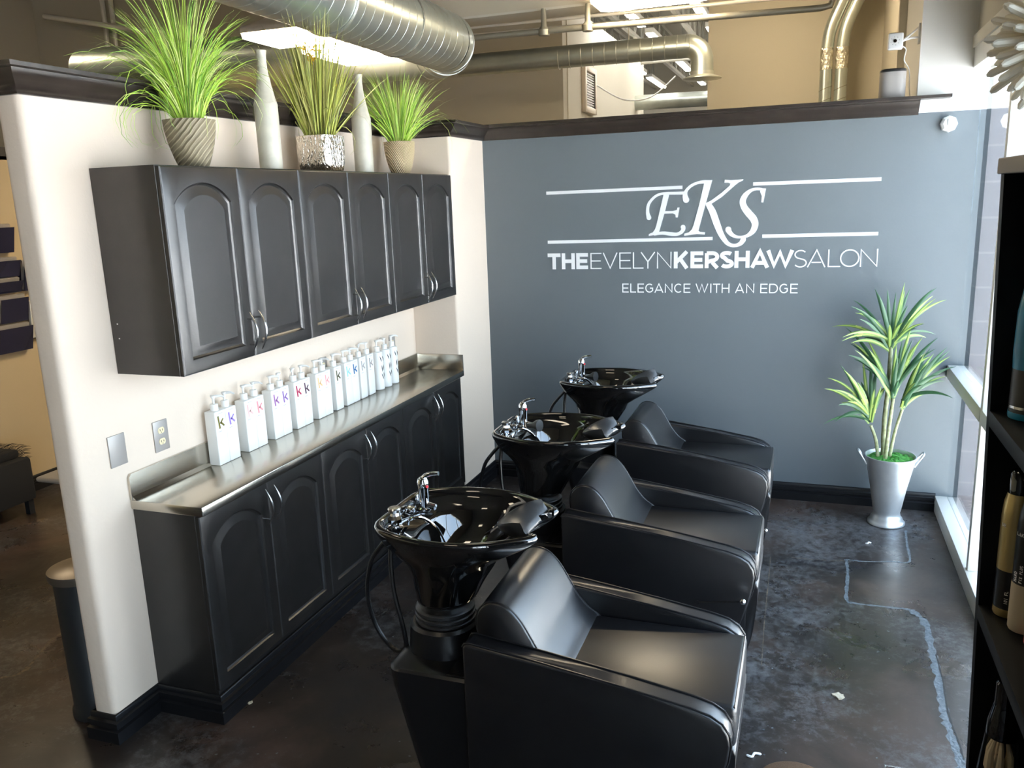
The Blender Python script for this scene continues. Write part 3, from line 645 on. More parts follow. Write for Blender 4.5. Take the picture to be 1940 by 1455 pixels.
def pl(m, pts, w, x0, x1, z0, z1, closed=False):
    """mitred poly-line stroke; pts in the unit box, w in metres"""
    P = [Vector((x0+p[0]*(x1-x0), z0+p[1]*(z1-z0))) for p in pts]; N = len(P); L = []; Rr = []
    for i in range(N):
        d0 = (P[i]-P[i-1]).normalized() if (i or closed) else (P[1]-P[0]).normalized(); d1 = (P[(i+1) % N]-P[i]).normalized() if (i < N-1 or closed) else d0
        n0 = Vector((-d0.y, d0.x)); n1 = Vector((-d1.y, d1.x)); mm_ = n0+n1
        mm_ = mm_/max(mm_.dot(n0), 0.45) if mm_.length > 1e-5 else n0
        L.append(P[i]+mm_*w/2); Rr.append(P[i]-mm_*w/2)
    for i in range(N if closed else N-1):
        j = (i+1) % N; quad(m, [L[i], Rr[i], Rr[j], L[j]])
def glyph(m, c, x0, x1, z0, z1, w):
    W_, H_ = x1-x0, z1-z0; ix = w/2/W_; iz = w/2/H_
    def s(*p, closed=False): pl(m, p, w, x0, x1, z0, z1, closed)
    def arc(cx, cy, rx, ry, a0, a1, n=18): return [(cx+rx*math.cos(math.radians(a0+(a1-a0)*k/n)), cy+ry*math.sin(math.radians(a0+(a1-a0)*k/n))) for k in range(n+1)]
    if c == 'T': s((0, 1-iz), (1, 1-iz)); s((.5, 0), (.5, 1-iz))
    elif c == 'H': s((ix, 0), (ix, 1)); s((1-ix, 0), (1-ix, 1)); s((ix, .5), (1-ix, .5))
    elif c == 'E': s((1, 1-iz), (ix, 1-iz), (ix, iz), (1, iz)); s((ix, .5), (.93, .5))
    elif c == 'V': s((ix*.9, 1), (.5, iz*1.2), (1-ix*.9, 1))
    elif c == 'L': s((ix, 1), (ix, iz), (1, iz))
    elif c == 'Y': s((ix, 1), (.5, .42), (1-ix, 1)); s((.5, 0), (.5, .45))
    elif c == 'N': s((ix, 0), (ix, 1-iz), (1-ix, iz), (1-ix, 1))
    elif c == 'K': s((ix, 0), (ix, 1)); s((ix, .33), (1-ix*1.1, 1)); s((.40, .60), (1-ix, 0))
    elif c == 'I': s((.5, 0), (.5, 1))
    elif c == 'A': s((ix*.8, 0), (.5, 1-iz*.4), (1-ix*.8, 0)); s((.24, .28), (.76, .28))
    elif c == 'W': s((ix*.8, 1), (.29, iz), (.5, 1-iz), (.71, iz), (1-ix*.8, 1))
    elif c == 'O': s(*arc(.5, .5, .5-ix, .5-iz, 0, 345, 30), closed=True)
    elif c == 'C': s(*arc(.54, .5, .54-ix, .5-iz, 48, 312, 26))
    elif c == 'G': s(*(arc(.54, .5, .54-ix, .5-iz, 48, 330, 26)+[(1-ix, .30), (1-ix, .5), (.6, .5)]))
    elif c == 'D': s(*([(ix, iz)]+arc(.48, .5, .52-ix, .5-iz, -90, 90, 20)+[(ix, 1-iz)]), closed=True)
    elif c == 'R': s((ix, 0), (ix, 1-iz)); s(*([(ix, 1-iz)]+arc(.52, .67, .42-ix*.6, .33-iz, 90, -90, 14)+[(ix, .34)])); s((.52, .34), (1-ix*.9, 0))
    elif c == 'F': s((1, 1-iz), (ix, 1-iz), (ix, 0)); s((ix, .5), (.93, .5))
    elif c == 'P': s(*([(ix, 0), (ix, 1-iz)]+arc(.52, .72, .42-ix*.6, .28-iz, 90, -90, 12)+[(ix, .44)]))
    elif c == 'U': s(*([(ix, 1)]+arc(.5, .35, .5-ix, .35-iz, 180, 360, 12)+[(1-ix, 1)]))
    elif c == 'X': s((ix, 0), (1-ix, 1)); s((ix, 1), (1-ix, 0))
    elif c == 'S': s(*(arc(.50, .735, .44-ix*.5, .265-iz, 35, 255, 16)[:-1]+arc(.50, .255+iz*.0, .46-ix*.5, .255-iz*.8, 80, -150, 18)))
R1 = [('T', .763, .854, 2), ('H', .863, .955, 2), ('E', .965, 1.047, 2), ('E', 1.064, 1.14, 1), ('V', 1.149, 1.25, 1), ('E', 1.262, 1.341, 1), ('L', 1.353, 1.424, 1), ('Y', 1.404, 1.502, 1), ('N', 1.513, 1.608, 1), ('K', 1.623, 1.72, 2), ('E', 1.73, 1.811, 2), ('R', 1.821, 1.912, 2), ('S', 1.917, 2.001, 2), ('H', 2.007, 2.1, 2), ('A', 2.106, 2.218, 2), ('W', 2.201, 2.364, 2), ('S', 2.365, 2.444, 1), ('A', 2.444, 2.552, 1), ('L', 2.564, 2.637, 1), ('O', 2.633, 2.744, 1), ('N', 2.747, 2.846, 1)]
for c, a, b, k in R1:
    m = MB(); glyph(m, c, a, b, 1.521+(a-.76)*0.003, 1.629+(a-.76)*0.003, 0.0245 if k == 2 else 0.0075)
    m.build(('bold_letter_' if k == 2 else 'thin_letter_')+c.lower(), 'vinyl', sg, smooth=0, merge=False)
R2_ = [('E', 1.281, 1.324), ('L', 1.335, 1.374), ('E', 1.384, 1.427), ('G', 1.436, 1.488), ('A', 1.497, 1.556), ('N', 1.566, 1.616), ('C', 1.627, 1.678), ('E', 1.688, 1.732), ('W', 1.765, 1.846), ('I', 1.859, 1.866), ('T', 1.876, 1.922), ('H', 1.931, 1.98), ('A', 2.015, 2.071), ('N', 2.083, 2.134), ('E', 2.17, 2.214), ('D', 2.224, 2.278), ('G', 2.286, 2.337), ('E', 2.351, 2.396)]
for c, a, b in R2_:
    m = MB(); glyph(m, c, a, b, 1.364, 1.424, 0.0068); m.build('tagline_letter_'+c.lower(), 'vinyl', sg, smooth=0, merge=False)
# ================================================================ SHAMPOO UNITS
def shampoo_unit(label):
    u = root('shampoo_station', label, 'shampoo chair', (1.75, 0, 0), 'black shampoo stations in a row')
    HW = 0.29
    # arm panels
    prof = [(1.50, 0.06), (1.50, 0.672), (1.506, 0.684), (1.52, 0.687), (1.75, 0.660), (2.00, 0.625), (2.19, 0.594), (2.245, 0.580), (2.278, 0.560), (2.298, 0.530), (2.304, 0.495), (2.298, 0.445), (2.275, 0.37), (2.245, 0.28), (2.20, 0.16), (2.16, 0.06)]
    for sgn in (-1, 1):
        a, b = (-HW, -HW+0.075) if sgn < 0 else (HW-0.075, HW)
        m = MB(); m.prism(prof, 'y', a, b, bev=0.010, seg=3); arm = m.build('arm', 'leather', u, smooth=50)
        for yy in (a, b):
            pts = [(p[0]+(0.001 if p[0] > 2 else 0), yy+(0.006 if yy == a else -0.006), p[1]+0.0015) for p in prof[1:-2]]
            MB().tube(pts, 0.0032, 6).build('piping', 'plastic', arm)
    # seat cushion
    m = MB(); m.box(1.79, 2.312, -0.213, 0.213, 0.435, 0.572, 0.018, 4)
    bm_ = m.bm
    seat = m.build('seat', 'leather', u, smooth=60)
    MB().tube([(2.304, -0.205, 0.566), (2.304, 0.205, 0.566)], 0.0035, 6).build('piping', 'plastic', seat)
    MB().box(1.56, 2.27, -0.215, 0.215, 0.10, 0.436, 0.008).build('seat_box', 'plastic', u)
    # leg rest hanging in front
    pr = [(2.272, 0.437), (2.308, 0.434), (2.312, 0.40), (2.306, 0.30), (2.290, 0.18), (2.262, 0.10), (2.238, 0.09), (2.232, 0.11), (2.256, 0.20), (2.268, 0.30)]
    m = MB(); m.prism([(p.x, p.y) for p in cat([(a, b, 0) for a, b in pr], 3, True)], 'y', -0.213, 0.213, bev=0.006); m.build('leg_rest', 'leather', u, smooth=50)
    # back rest
    bp = [(1.580, 0.800), (1.625, 0.790), (1.665, 0.752), (1.700, 0.695), (1.732, 0.640), (1.770, 0.595), (1.815, 0.560), (1.835, 0.50), (1.80, 0.45), (1.64, 0.45), (1.575, 0.53), (1.545, 0.62), (1.522, 0.70), (1.525, 0.755), (1.547, 0.787)]
    c = [(p.x, p.y) for p in cat([(a, b, 0) for a, b in bp], 5, True)]
    cx_, cz_ = 1.62, 0.68
    m = MB(); loops = []
    for y, s in ((-0.222, 0.93), (-0.220, 0.965), (-0.212, 0.99), (-0.20, 1.0), (-0.1, 1.008), (0, 1.011), (0.1, 1.008), (0.20, 1.0), (0.212, 0.99), (0.220, 0.965), (0.222, 0.93)):
        loops.append([(cx_+(p[0]-cx_)*s, y, cz_+(p[1]-cz_)*s) for p in c])
    m.loft(loops, True, True); br = m.build('backrest', 'leather', u, smooth=60)
    for y in (-0.2135, 0.2135): MB().tube([(cx_+(p[0]-cx_)*0.992, y, cz_+(p[1]-cz_)*0.992) for p in c], 0.0035, 6, closed=True).build('piping', 'plastic', br)
    # pedestal: tapered body, raised platform, glossy bridge plate
    m = MB()
    def rr(x0, x1, h, z, r=0.05, n=5):
        pts = []
        for cx, cy, a0 in ((x1-r, h-r, 0), (x0+r, h-r, 90), (x0+r, -h+r, 180), (x1-r, -h+r, 270)):
            for k in range(n+1): a = math.radians(a0+90*k/n); pts.append((cx+r*math.cos(a), cy+r*math.sin(a), z))
        return pts
    m.loft([rr(1.275, 1.56, 0.17, 0.0), rr(1.265, 1.56, 0.175, 0.04), rr(1.185, 1.53, 0.205, 0.44), rr(1.180, 1.53, 0.208, 0.495), rr(1.190, 1.52, 0.200, 0.503)], True, True)
    m.build('pedestal', 'plastic', u, smooth=40)
    m = MB(); m.loft([rr(1.19, 1.43, 0.125, 0.503, 0.11, 8), rr(1.195, 1.43, 0.120, 0.590, 0.11, 8), rr(1.205, 1.42, 0.11, 0.600, 0.10, 8)], False, True)
    m.build('swivel_platform', 'plastic', u, smooth=40)
    MB().box(1.40, 1.545, -0.20, 0.20, 0.503, 0.512, 0.003).build('bridge_plate', 'gloss', u)
    m = MB(); m.lathe((1.315, 0, 0.598), [(0.085, 0), (0.105, 0.005), (0.105, 0.012), (0.098, 0.016), (0.104, 0.022), (0.104, 0.03), (0.098, 0.034), (0.103, 0.04), (0.103, 0.05), (0.094, 0.058), (0.08, 0.062)], 36); m.build('rubber_gasket', 'rubber', u)
    # bowl
    half = [(0.0, 0.0), (0.0, 0.42), (0.012, 0.60), (0.06, 0.74), (0.18, 0.88), (0.34, 0.975), (0.50, 1.0), (0.66, 0.95), (0.80, 0.82), (0.91, 0.66), (0.98, 0.54), (1.0, 0.46), (0.985, 0.39), (0.94, 0.35), (0.895, 0.28), (0.865, 0.15)]
    full = half+[(0.855, 0.0)]+[(a, -b) for a, b in half[::-1][:-1]]
    base = cat([(a, b, 0) for a, b in full], 4, True)
    NB = len(base)
    def ring(xb, xf, hw, z, notch=1.0, dip=0.045, back=0.0):
        out = []
        for i, p in enumerate(base):
            ang = math.atan2(p.y, (p.x-0.45)*1.9); ex, ey = 0.5+0.5*math.cos(ang), math.sin(ang)
            uu = p.x*notch+ex*(1-notch); vv = p.y*notch+ey*(1-notch)
            zz = z
            if p.x > 0.70: zz -= dip*notch*max(0, 1-(abs(p.y)/0.42)**2)
            if p.x < 0.2: zz += back
            out.append((xb+(xf-xb)*uu, hw*vv, zz))
        return out
    outer = [ring(1.155, 1.680, 0.243, 0.992), ring(1.146, 1.692, 0.252, 0.990), ring(1.140, 1.698, 0.256, 0.980), ring(1.142, 1.694, 0.253, 0.968), ring(1.148, 1.672, 0.245, 0.950, 0.95), ring(1.156, 1.630, 0.236, 0.922, 0.8), ring(1.178, 1.580, 0.218, 0.890, 0.5),
             ring(1.200, 1.530, 0.192, 0.855, 0.25), ring(1.212, 1.500, 0.168, 0.810, 0.0), ring(1.218, 1.465, 0.142, 0.755, 0), ring(1.222, 1.435, 0.118, 0.70, 0), ring(1.228, 1.410, 0.098, 0.655, 0)]
    inner = [ring(1.165, 1.668, 0.234, 0.987), ring(1.170, 1.655, 0.227, 0.972, 0.98), ring(1.174, 1.640, 0.222, 0.958, 0.9), ring(1.250, 1.615, 0.205, 0.946, 0.6), ring(1.262, 1.585, 0.192, 0.925, 0.35), ring(1.275, 1.545, 0.170, 0.885, 0.1), ring(1.295, 1.500, 0.135, 0.845, 0), ring(1.325, 1.455, 0.085, 0.825, 0), ring(1.365, 1.41, 0.025, 0.820, 0)]
    m = MB(); m.loft(outer[::-1]+inner, True, True); bo = m.build('bowl', 'gloss', u, smooth=75)
    m = MB(); m.lathe((1.388, 0, 0.819), [(0.026, 0.0), (0.027, 0.003), (0.022, 0.005), (0.010, 0.003)], 24); m.build('drain', 'chrome', bo)
    # neck rest saddle in the notch
    m = MB(); loops = []
    for k in range(21):
        t = -1+2*k/20; a = t*1.25
        cx = 1.625-0.045*math.cos(a)+0.035*(t*t); cy = 0.115*math.sin(a)*1.02; cz = 0.960+0.048*abs(t)**2.0
        wd = 0.058*math.sqrt(max(0.02, 1-abs(t)**3.0)); th = 0.020*math.sqrt(max(0.03, 1-abs(t)**4))
        loops.append([(cx+wd*math.cos(q)*0.9, cy+wd*math.cos(q)*0.25*t, cz+th*math.sin(q)+0.014*math.cos(q)*-1) for q in [j*2*PI/16 for j in range(16)]])
    m.loft(loops, True, True); m.build('neck_rest', 'rubber', u, smooth=70)
    # faucet
    m = MB(); fx, fy, fz = 1.215, 0.085, 0.955
    m.lathe((fx, fy, fz), [(0.026, 0), (0.026, 0.006), (0.019, 0.010), (0.019, 0.075), (0.021, 0.078), (0.021, 0.102), (0.017, 0.112), (0.008, 0.117)], 28)
    m.tube(cat([(fx, fy, fz+0.108), (fx+0.010, fy, fz+0.122), (fx+0.035, fy, fz+0.132), (fx+0.062, fy, fz+0.136)], 5), [0.014]*3+[0.0085]*9+[0.0075]*4, 12)
    m.cyl((fx, fy, fz+0.02), (fx+0.045, fy-0.004, fz+0.012), 0.011, 14)
    fo = m.build('faucet', 'chrome', u)
    m = MB(); m.cyl((fx+0.019, fy-0.010, fz+0.088), (fx+0.023, fy-0.012, fz+0.088), 0.005, 12); m.build('hot_dot', 'pinkdot', fo)
    # vacuum breaker
    vx, vy, vz = 1.200, -0.105, 0.957
    m = MB(); m.lathe((vx, vy, vz), [(0.026, 0), (0.026, 0.006), (0.014, 0.010), (0.014, 0.018), (0.024, 0.024), (0.025, 0.036), (0.016, 0.046), (0.013, 0.056)], 8); vo = m.build('vacuum_breaker', 'chrome', u, smooth=20)
    m = MB(); m.lathe((vx, vy, vz+0.055), [(0.012, 0), (0.021, 0.004), (0.022, 0.014), (0.019, 0.018), (0.004, 0.019)], 28); m.build('breaker_cap', 'nickel', vo)
    m = MB(); m.box(1.170, 1.182, 0.10, 0.155, 0.962, 0.998, 0.004); m.box(1.165, 1.20, 0.03, 0.06, 0.957, 0.975, 0.004); m.build('hose_bracket', 'chrome', u)
    # spray hose inside the bowl, and feed hose hanging behind
    m = MB(); m.tube(cat([(1.225, -0.06, 0.958), (1.245, -0.085, 0.985), (1.275, -0.06, 0.985), (1.305, -0.02, 0.94), (1.33, -0.01, 0.88)], 6), 0.0055, 10)
    m.build('spray_hose', 'chrome', u)
    m = MB(); m.tube(cat([(1.175, -0.06, 0.93), (1.10, -0.05, 0.85), (1.055, -0.04, 0.78), (1.030, -0.03, 0.66), (1.055, -0.03, 0.54), (1.120, -0.04, 0.470), (1.175, -0.05, 0.485), (1.180, -0.06, 0.56), (1.150, -0.06, 0.72), (1.150, -0.05, 0.88), (1.19, -0.03, 0.92)], 7), 0.0085, 10)
    m.build('feed_hose', 'plastic', u)
    return u
M['pinkdot'] = mat('hot_red_dot', (0.6, 0.02, 0.03), 0.4)
U = shampoo_unit('black shampoo chair and glossy basin nearest the camera')
U.location.y = -3.10
U_ = copy_tree(U, (1.75, -2.01, 0)); U_['label'] = 'black shampoo chair and glossy basin in the middle of the row'
V_ = copy_tree(U, (1.75, -0.93, 0)); V_['label'] = 'black shampoo chair and glossy basin farthest away by the blue wall'
# recline levers with chrome ball, seen on the middle and far stations; black spray heads in their bowls
for un, yl, ball in ((U_, -0.335, (2.262, 0.42)), (V_, -0.335, (2.30, 0.285))):
    oy = un.location.y; un['_o'] = (1.75, oy, 0)
    m = MB(); a = (2.08, oy+yl+0.045, 0.36); b = (ball[0], oy+yl-0.02, ball[1])
    m.cyl(a, b, 0.004, 8); m.cyl((2.08, oy-0.285, 0.36), (2.08, oy+yl+0.04, 0.36), 0.008, 8); lo = m.build('recline_lever', 'plastic', un)
    bm2 = MB(); bmesh.ops.create_uvsphere(bm2.bm, u_segments=16, v_segments=10, radius=0.0125, matrix=Matrix.Translation(b)); bm2.build('lever_ball', 'chrome', lo)
    m = MB(); m.tube([(1.25, oy+0.045, 0.972), (1.28, oy+0.035, 0.978), (1.30, oy+0.030, 0.98), (1.315, oy+0.025, 0.982)], [0.012, 0.014, 0.026, 0.028], 18); m.build('spray_head', 'rubber', un)
# ================================================================ TALL PLANT
px_, py_ = 2.962, -0.285
tp = root('potted_yucca', 'tall artificial yucca with striped leaves in a zinc bucket by the window corner', 'plant', (px_, py_, 0))
m = MB(); m.lathe((px_, py_, 0), [(0.100, 0), (0.106, 0.004), (0.106, 0.014), (0.098, 0.022), (0.090, 0.030), (0.090, 0.040), (0.080, 0.052), (0.074, 0.075), (0.078, 0.09), (0.100, 0.22), (0.122, 0.33), (0.140, 0.415), (0.1435, 0.425), (0.1435, 0.431), (0.138, 0.432), (0.134, 0.405), (0.05, 0.395)], 56)
m.build('zinc_bucket', 'zinc', tp, smooth=50)
for sgn in (-1, 1):
    m = MB(); pts = cat([(px_+sgn*0.130, py_-0.028, 0.375), (px_+sgn*0.160, py_-0.026, 0.425), (px_+sgn*0.178, py_-0.018, 0.452), (px_+sgn*0.178, py_+0.018, 0.452), (px_+sgn*0.160, py_+0.026, 0.425), (px_+sgn*0.130, py_+0.028, 0.375)], 5)
    m.tube(pts, 0.006, 8); m.build('bucket_handle', 'zinc', tp)
m = MB(); rnd = random.Random(5); g = []
for i in range(9):
    r = 0.130*i/8; g.append([m.v((px_+r*math.cos(k*2*PI/36), py_+r*math.sin(k*2*PI/36), 0.408+rnd.uniform(-.005, .012)+0.012*(1-i/8))) for k in range(36)])
for A, B in zip(g, g[1:]):
    for k in range(36): m.face([A[k], A[(k+1) % 36], B[(k+1) % 36], B[k]])
m.build('moss', 'moss', tp, smooth=0)
def pw(px, py, dy=0): return Vector((2.581+(px-1565)*0.00281, py_+dy, 1.432-(py-545)*0.00313))
stems = [([(1676, 868, .0), (1670, 835, -.01), (1658, 806, -.02)], .0095), ([(1687, 868, .02), (1685, 800, .02), (1688, 730, .02), (1688, 655, .01)], .013), ([(1690, 870, -.03), (1693, 810, -.035), (1697, 750, -.04)], .011), ([(1699, 868, .0), (1706, 820, .0), (1717, 774, .0)], .0095)]
for pts, r in stems:
    c = cat([pw(*p) for p in pts], 6); m = MB(); m.tube(c, [r*(1.1-0.25*i/len(c))*(1+0.06*math.sin(i*2.3)) for i in range(len(c))], 12); m.build('cane', 'stem', tp)
def cluster(bx, by, bdy, tips, seed, extra=8, dark=.35):
    rnd = random.Random(seed); m = MB(); B0 = pw(bx, by, bdy)
    allt = [(t[0], t[1], rnd.uniform(-.12, .12)) for t in tips]
    for i in range(extra):
        t = rnd.choice(tips); q = rnd.uniform(.5, .9); allt.append((bx+(t[0]-bx)*q+rnd.uniform(-8, 8), by+(t[1]-by)*q+rnd.uniform(-8, 8), rnd.uniform(-.18, .12)))
    for tx, ty, dy in allt:
        T = pw(tx, ty, bdy+dy); b = B0+Vector((rnd.uniform(-.008, .008), rnd.uniform(-.008, .008), rnd.uniform(-.012, .05))); L = (T-b).length
        mid = b+(T-b)*0.5+Vector((0, 0, 0.05+0.22*abs(T.x-b.x)))*(0.8 if T.z > b.z-0.05 else 1.3)
        N = 10; side0 = (T-b).cross(Vector((0, rnd.uniform(.6, 1.2), rnd.uniform(-.5, .5)))).normalized()
        wmax = rnd.uniform(0.0085, 0.0125); m.mi = 0; dk = rnd.random() < dark; prev = None
        for k in range(N+1):
            t = k/N; p = b*(1-t)**2+mid*2*t*(1-t)+T*t*t; tg = ((mid-b)*(1-t)+(T-mid)*t).normalized()
            sd = (side0-tg*side0.dot(tg)).normalized(); nn = tg.cross(sd); w_ = wmax*(0.45+1.6*t*(1-t)+0.2*(1-t))*(1-t**5)+0.0006
            q = (m.v(p+sd*w_), m.v(p+sd*w_*.35+nn*w_*.22), m.v(p-sd*w_*.35+nn*w_*.22), m.v(p-sd*w_))
            if prev:
                for j in range(3):
                    m.mi = 1 if dk else (0 if j == 1 else 2)
                    if not dk and rnd.random() < .04: m.mi = 0
                    m.face([prev[j], prev[j+1], q[j+1], q[j]])
            prev = q
    m.build('leaf_crown', ['leafa', 'leafb', 'leafc'], tp, smooth=60, merge=False)
cluster(1688, 662, .01, [(1606, 577), (1612, 572), (1652, 550), (1657, 556), (1674, 548), (1690, 553), (1707, 537), (1719, 549), (1752, 545), (1759, 560), (1768, 548), (1783, 566), (1748, 590), (1740, 606), (1615, 592), (1573, 622), (1592, 643), (1774, 636), (1705, 590)], 1, 16, .45)
cluster(1696, 752, -.03, [(1600, 624), (1610, 655), (1617, 655), (1605, 665), (1620, 684), (1640, 672), (1725, 612), (1742, 632), (1773, 636), (1735, 655), (1708, 640), (1694, 645), (1728, 650), (1760, 668), (1640, 640)], 2, 16, .45)
cluster(1717, 772, 0, [(1789, 649), (1798, 659), (1797, 668), (1812, 690), (1795, 718), (1804, 740), (1748, 655), (1765, 660), (1735, 700), (1780, 700), (1760, 690)], 3, 11, .4)
cluster(1657, 800, -.01, [(1591, 688), (1598, 695), (1568, 716), (1562, 733), (1591, 762), (1564, 808), (1636, 682), (1652, 680), (1664, 690), (1672, 725), (1684, 730), (1626, 720), (1580, 735)], 4, 9, .4)
# ================================================================ DISPLAY SHELF AND PRODUCTS
SXF, SYF = 2.715, -4.045
def sxf(z): return SXF+(2.05-z)*0.030
def shelf_board(z, u): MB().box(sxf(z), 3.06, -5.2, SYF-0.02, z-0.024, z, 0.001).build('shelf_board', 'dark', u)
sh = root('display_shelf', 'tall black display shelf against the window in the right foreground', 'shelf', (2.9, -4.6, 0))
for ya, yb in ((SYF-0.022, SYF), (-5.22, -5.2)):
    MB().prism([(sxf(0), 0), (3.06, 0), (3.06, 2.02), (sxf(2.02), 2.02)], 'y', ya, yb).build('side_panel', 'dark', sh)
MB().box(3.05, 3.06, -5.2, SYF-0.022, 0, 2.02).build('back_panel', 'dark', sh)
for z in (0.42, 0.72, 1.030, 1.335, 1.662): shelf_board(z, sh)
MB().box(SXF-0.004, 3.065, -5.225, SYF+0.004, 2.020, 2.043, 0.002).build('top_board', 'greycap', sh)
MB().box(sxf(0)+0.01, 3.06, -5.2, SYF-0.02, 0, 0.08).build('plinth', 'dark', sh)
def can(name, label, x, y, z, prof, mats, parts=()):
    u = root(name, label, 'bottle', (x, y, z), 'hair products on the black shelf')
    m = MB(); m.lathe((x, y, z), prof, 36); m.build('body', mats, u, smooth=50)
    for nm, pr, mt in parts: MB().lathe((x, y, z), pr, 36).build(nm, mt, u, smooth=50)
    return u
BZ = 1.336
def vtext(parent, x, y, z, r, ang, txt, size, mt='vinyl', turn=True):
    """simple stroke letters wrapped round a can; turn=True reads upward"""
    cur = 0.0
    for ch in txt:
        if ch != ' ':
            g = MB(); glyph(g, ch, 0, size*0.62, 0, size, size*0.16)
            for v in g.bm.verts:
                gx, gz = v.co.x+cur, v.co.z; d = v.co.y
                if turn: aa = ang-(gz-size/2)/r; zz = z+gx
                else: aa = ang+gx/r; zz = z+gz
                v.co = Vector((x+(r+0.0006-d*0.1)*math.cos(aa), y+(r+0.0006-d*0.1)*math.sin(aa), zz))
            g.build('printed_letter', mt, parent, smooth=0, merge=False)
        cur += size*0.80
def spray(label, x, y, low, up, h=0.0):
    g = can('hairspray_can', label, x, y, BZ, [(0.0195, 0), (0.0208, 0.003), (0.0208, 0.014)], low[0])
    MB().lathe((x, y, BZ), [(0.0210, 0.014), (0.0210, 0.078)], 36).build('lower_band', low[1], g, smooth=50)
    MB().lathe((x, y, BZ), [(0.0209, 0.078), (0.0208, 0.165), (0.0190, 0.188), (0.0150, 0.205)], 36).build('upper_body', up, g, smooth=50)
    MB().lathe((x, y, BZ), [(0.0155, 0.203), (0.0155, 0.235), (0.012, 0.240)], 36).build('cap', 'gloss', g, smooth=50); return g
def face_a(x, y): return math.atan2(-5.48-y, 2.45-x)
x, y = 2.773, -4.088; CA = face_a(x, y); G1 = spray('gold aerosol can with a black lower band, leftmost on the eye-level shelf', x, y, ('gold', 'plastic'), 'gold')
vtext(G1, x, y, BZ+0.024, 0.0210, CA-0.15, 'IOI FL', 0.0048); vtext(G1, x, y, BZ+0.150, 0.0208, CA-1.0, 'UE', 0.0055, turn=False)
x, y = 2.785, -4.136; CA = face_a(x, y); G2 = spray('black aerosol can with tan lower half, middle one on the eye-level shelf', x, y, ('leafbrown', 'leafbrown'), 'plastic')
vtext(G2, x, y, BZ+0.082, 0.0209, CA-0.85, 'HARD', 0.0052); vtext(G2, x, y, BZ+0.082, 0.0209, CA-0.45, 'FIX PLUS', 0.0045); vtext(G2, x, y, BZ+0.155, 0.0208, CA-1.1, 'LAKI', 0.0055, turn=False)
x, y = 2.797, -4.186; CA = face_a(x, y); G3 = spray('black aerosol can with pink base ring, nearest on the eye-level shelf', x, y, ('pink', 'leafbrown'), 'plastic')
vtext(G3, x, y, BZ+0.085, 0.0209, CA-0.8, 'FIX PLUS', 0.0045)
TX, TY = 2.772, -4.102
can('tube_bottle', 'teal tube standing on its black cap, on the upper shelf', TX, TY, 1.663, [(0.028, 0), (0.029, 0.004), (0.029, 0.010)], 'teal',
    (('cap', [(0.0285, 0.010), (0.028, 0.075)], 'rubber'), ('teal_body', [(0.028, 0.075), (0.029, 0.10), (0.028, 0.16), (0.022, 0.20), (0.008, 0.21)], 'teal'), ('silver_ring', [(0.0287, 0.016), (0.0287, 0.020)], 'nickel')))
RX, RY, RZ = 2.770, -4.150, 1.031
u = root('fragrance_bottle', 'clear bottle with black stopper and pale petals inside, on the lower shelf', 'bottle', (RX, RY, RZ), 'hair products on the black shelf')
m = MB(); m.lathe((RX, RY, RZ), [(0.028, 0), (0.031, 0.004), (0.030, 0.06), (0.0235, 0.125), (0.0225, 0.13)], 36); m.build('glass_body', 'clear', u)
m = MB(); m.lathe((RX, RY, RZ), [(0.0225, 0.126), (0.023, 0.130), (0.022, 0.150), (0.0165, 0.175), (0.015, 0.185), (0.015, 0.215), (0.012, 0.219)], 36); m.build('stopper', 'gloss', u)
m = MB()
for k in range(6):
    a = k*1.05+0.4; m.tube([(RX+0.008*math.cos(a), RY+0.008*math.sin(a), RZ+0.126), (RX+0.016*math.cos(a), RY+0.016*math.sin(a), RZ+0.095), (RX+0.016*math.cos(a), RY+0.016*math.sin(a), RZ+0.062), (RX+0.016*math.cos(a), RY+0.016*math.sin(a), RZ+0.050)], [0.002, 0.005, 0.007, 0.002], 8)
m.build('petals', 'reed', u)
MB().lathe((RX, RY, RZ), [(0.010, 0.02), (0.014, 0.05), (0.004, 0.09)], 10).build('seed_head', 'leafbrown', u)
# starburst ornament on top of the shelf
ox, oy, oz = 2.765, -4.130, 2.195
st = root('starburst_ornament', 'pale spiky starburst ornament on top of the black shelf', 'ornament', (ox, oy, 2.0435))
m = MB(); rnd = random.Random(9)
for i in range(150):
    z = 1-2*(i+.5)/150; a = i*2.39996; r = math.sqrt(1-z*z); d = Vector((r*math.cos(a), r*math.sin(a), z)); L = rnd.uniform(0.085, 0.108)
    m.tube([Vector((ox, oy, oz))+d*0.02, Vector((ox, oy, oz))+d*L*0.6, Vector((ox, oy, oz))+d*L*0.95, Vector((ox, oy, oz))+d*L], [0.004, 0.006, 0.0052, 0.002], 7)
m.build('spikes', 'paleshell', st)
MB().lathe((ox, oy, 2.0435), [(0.03, 0), (0.03, 0.006), (0.006, 0.012), (0.005, 0.15)], 20).build('stand', 'nickel', st)
# ================================================================ OVERHEAD
def xduct(name, label, x0, x1, y, z, r, step, extra=None, capend=True):
    u = root(name, label, 'duct', (x0, y, z)); m = MB(); m.cyl((x0, y, z), (x1, y, z), r, 40)
    m.build('pipe', 'duct', u, smooth=50); return u
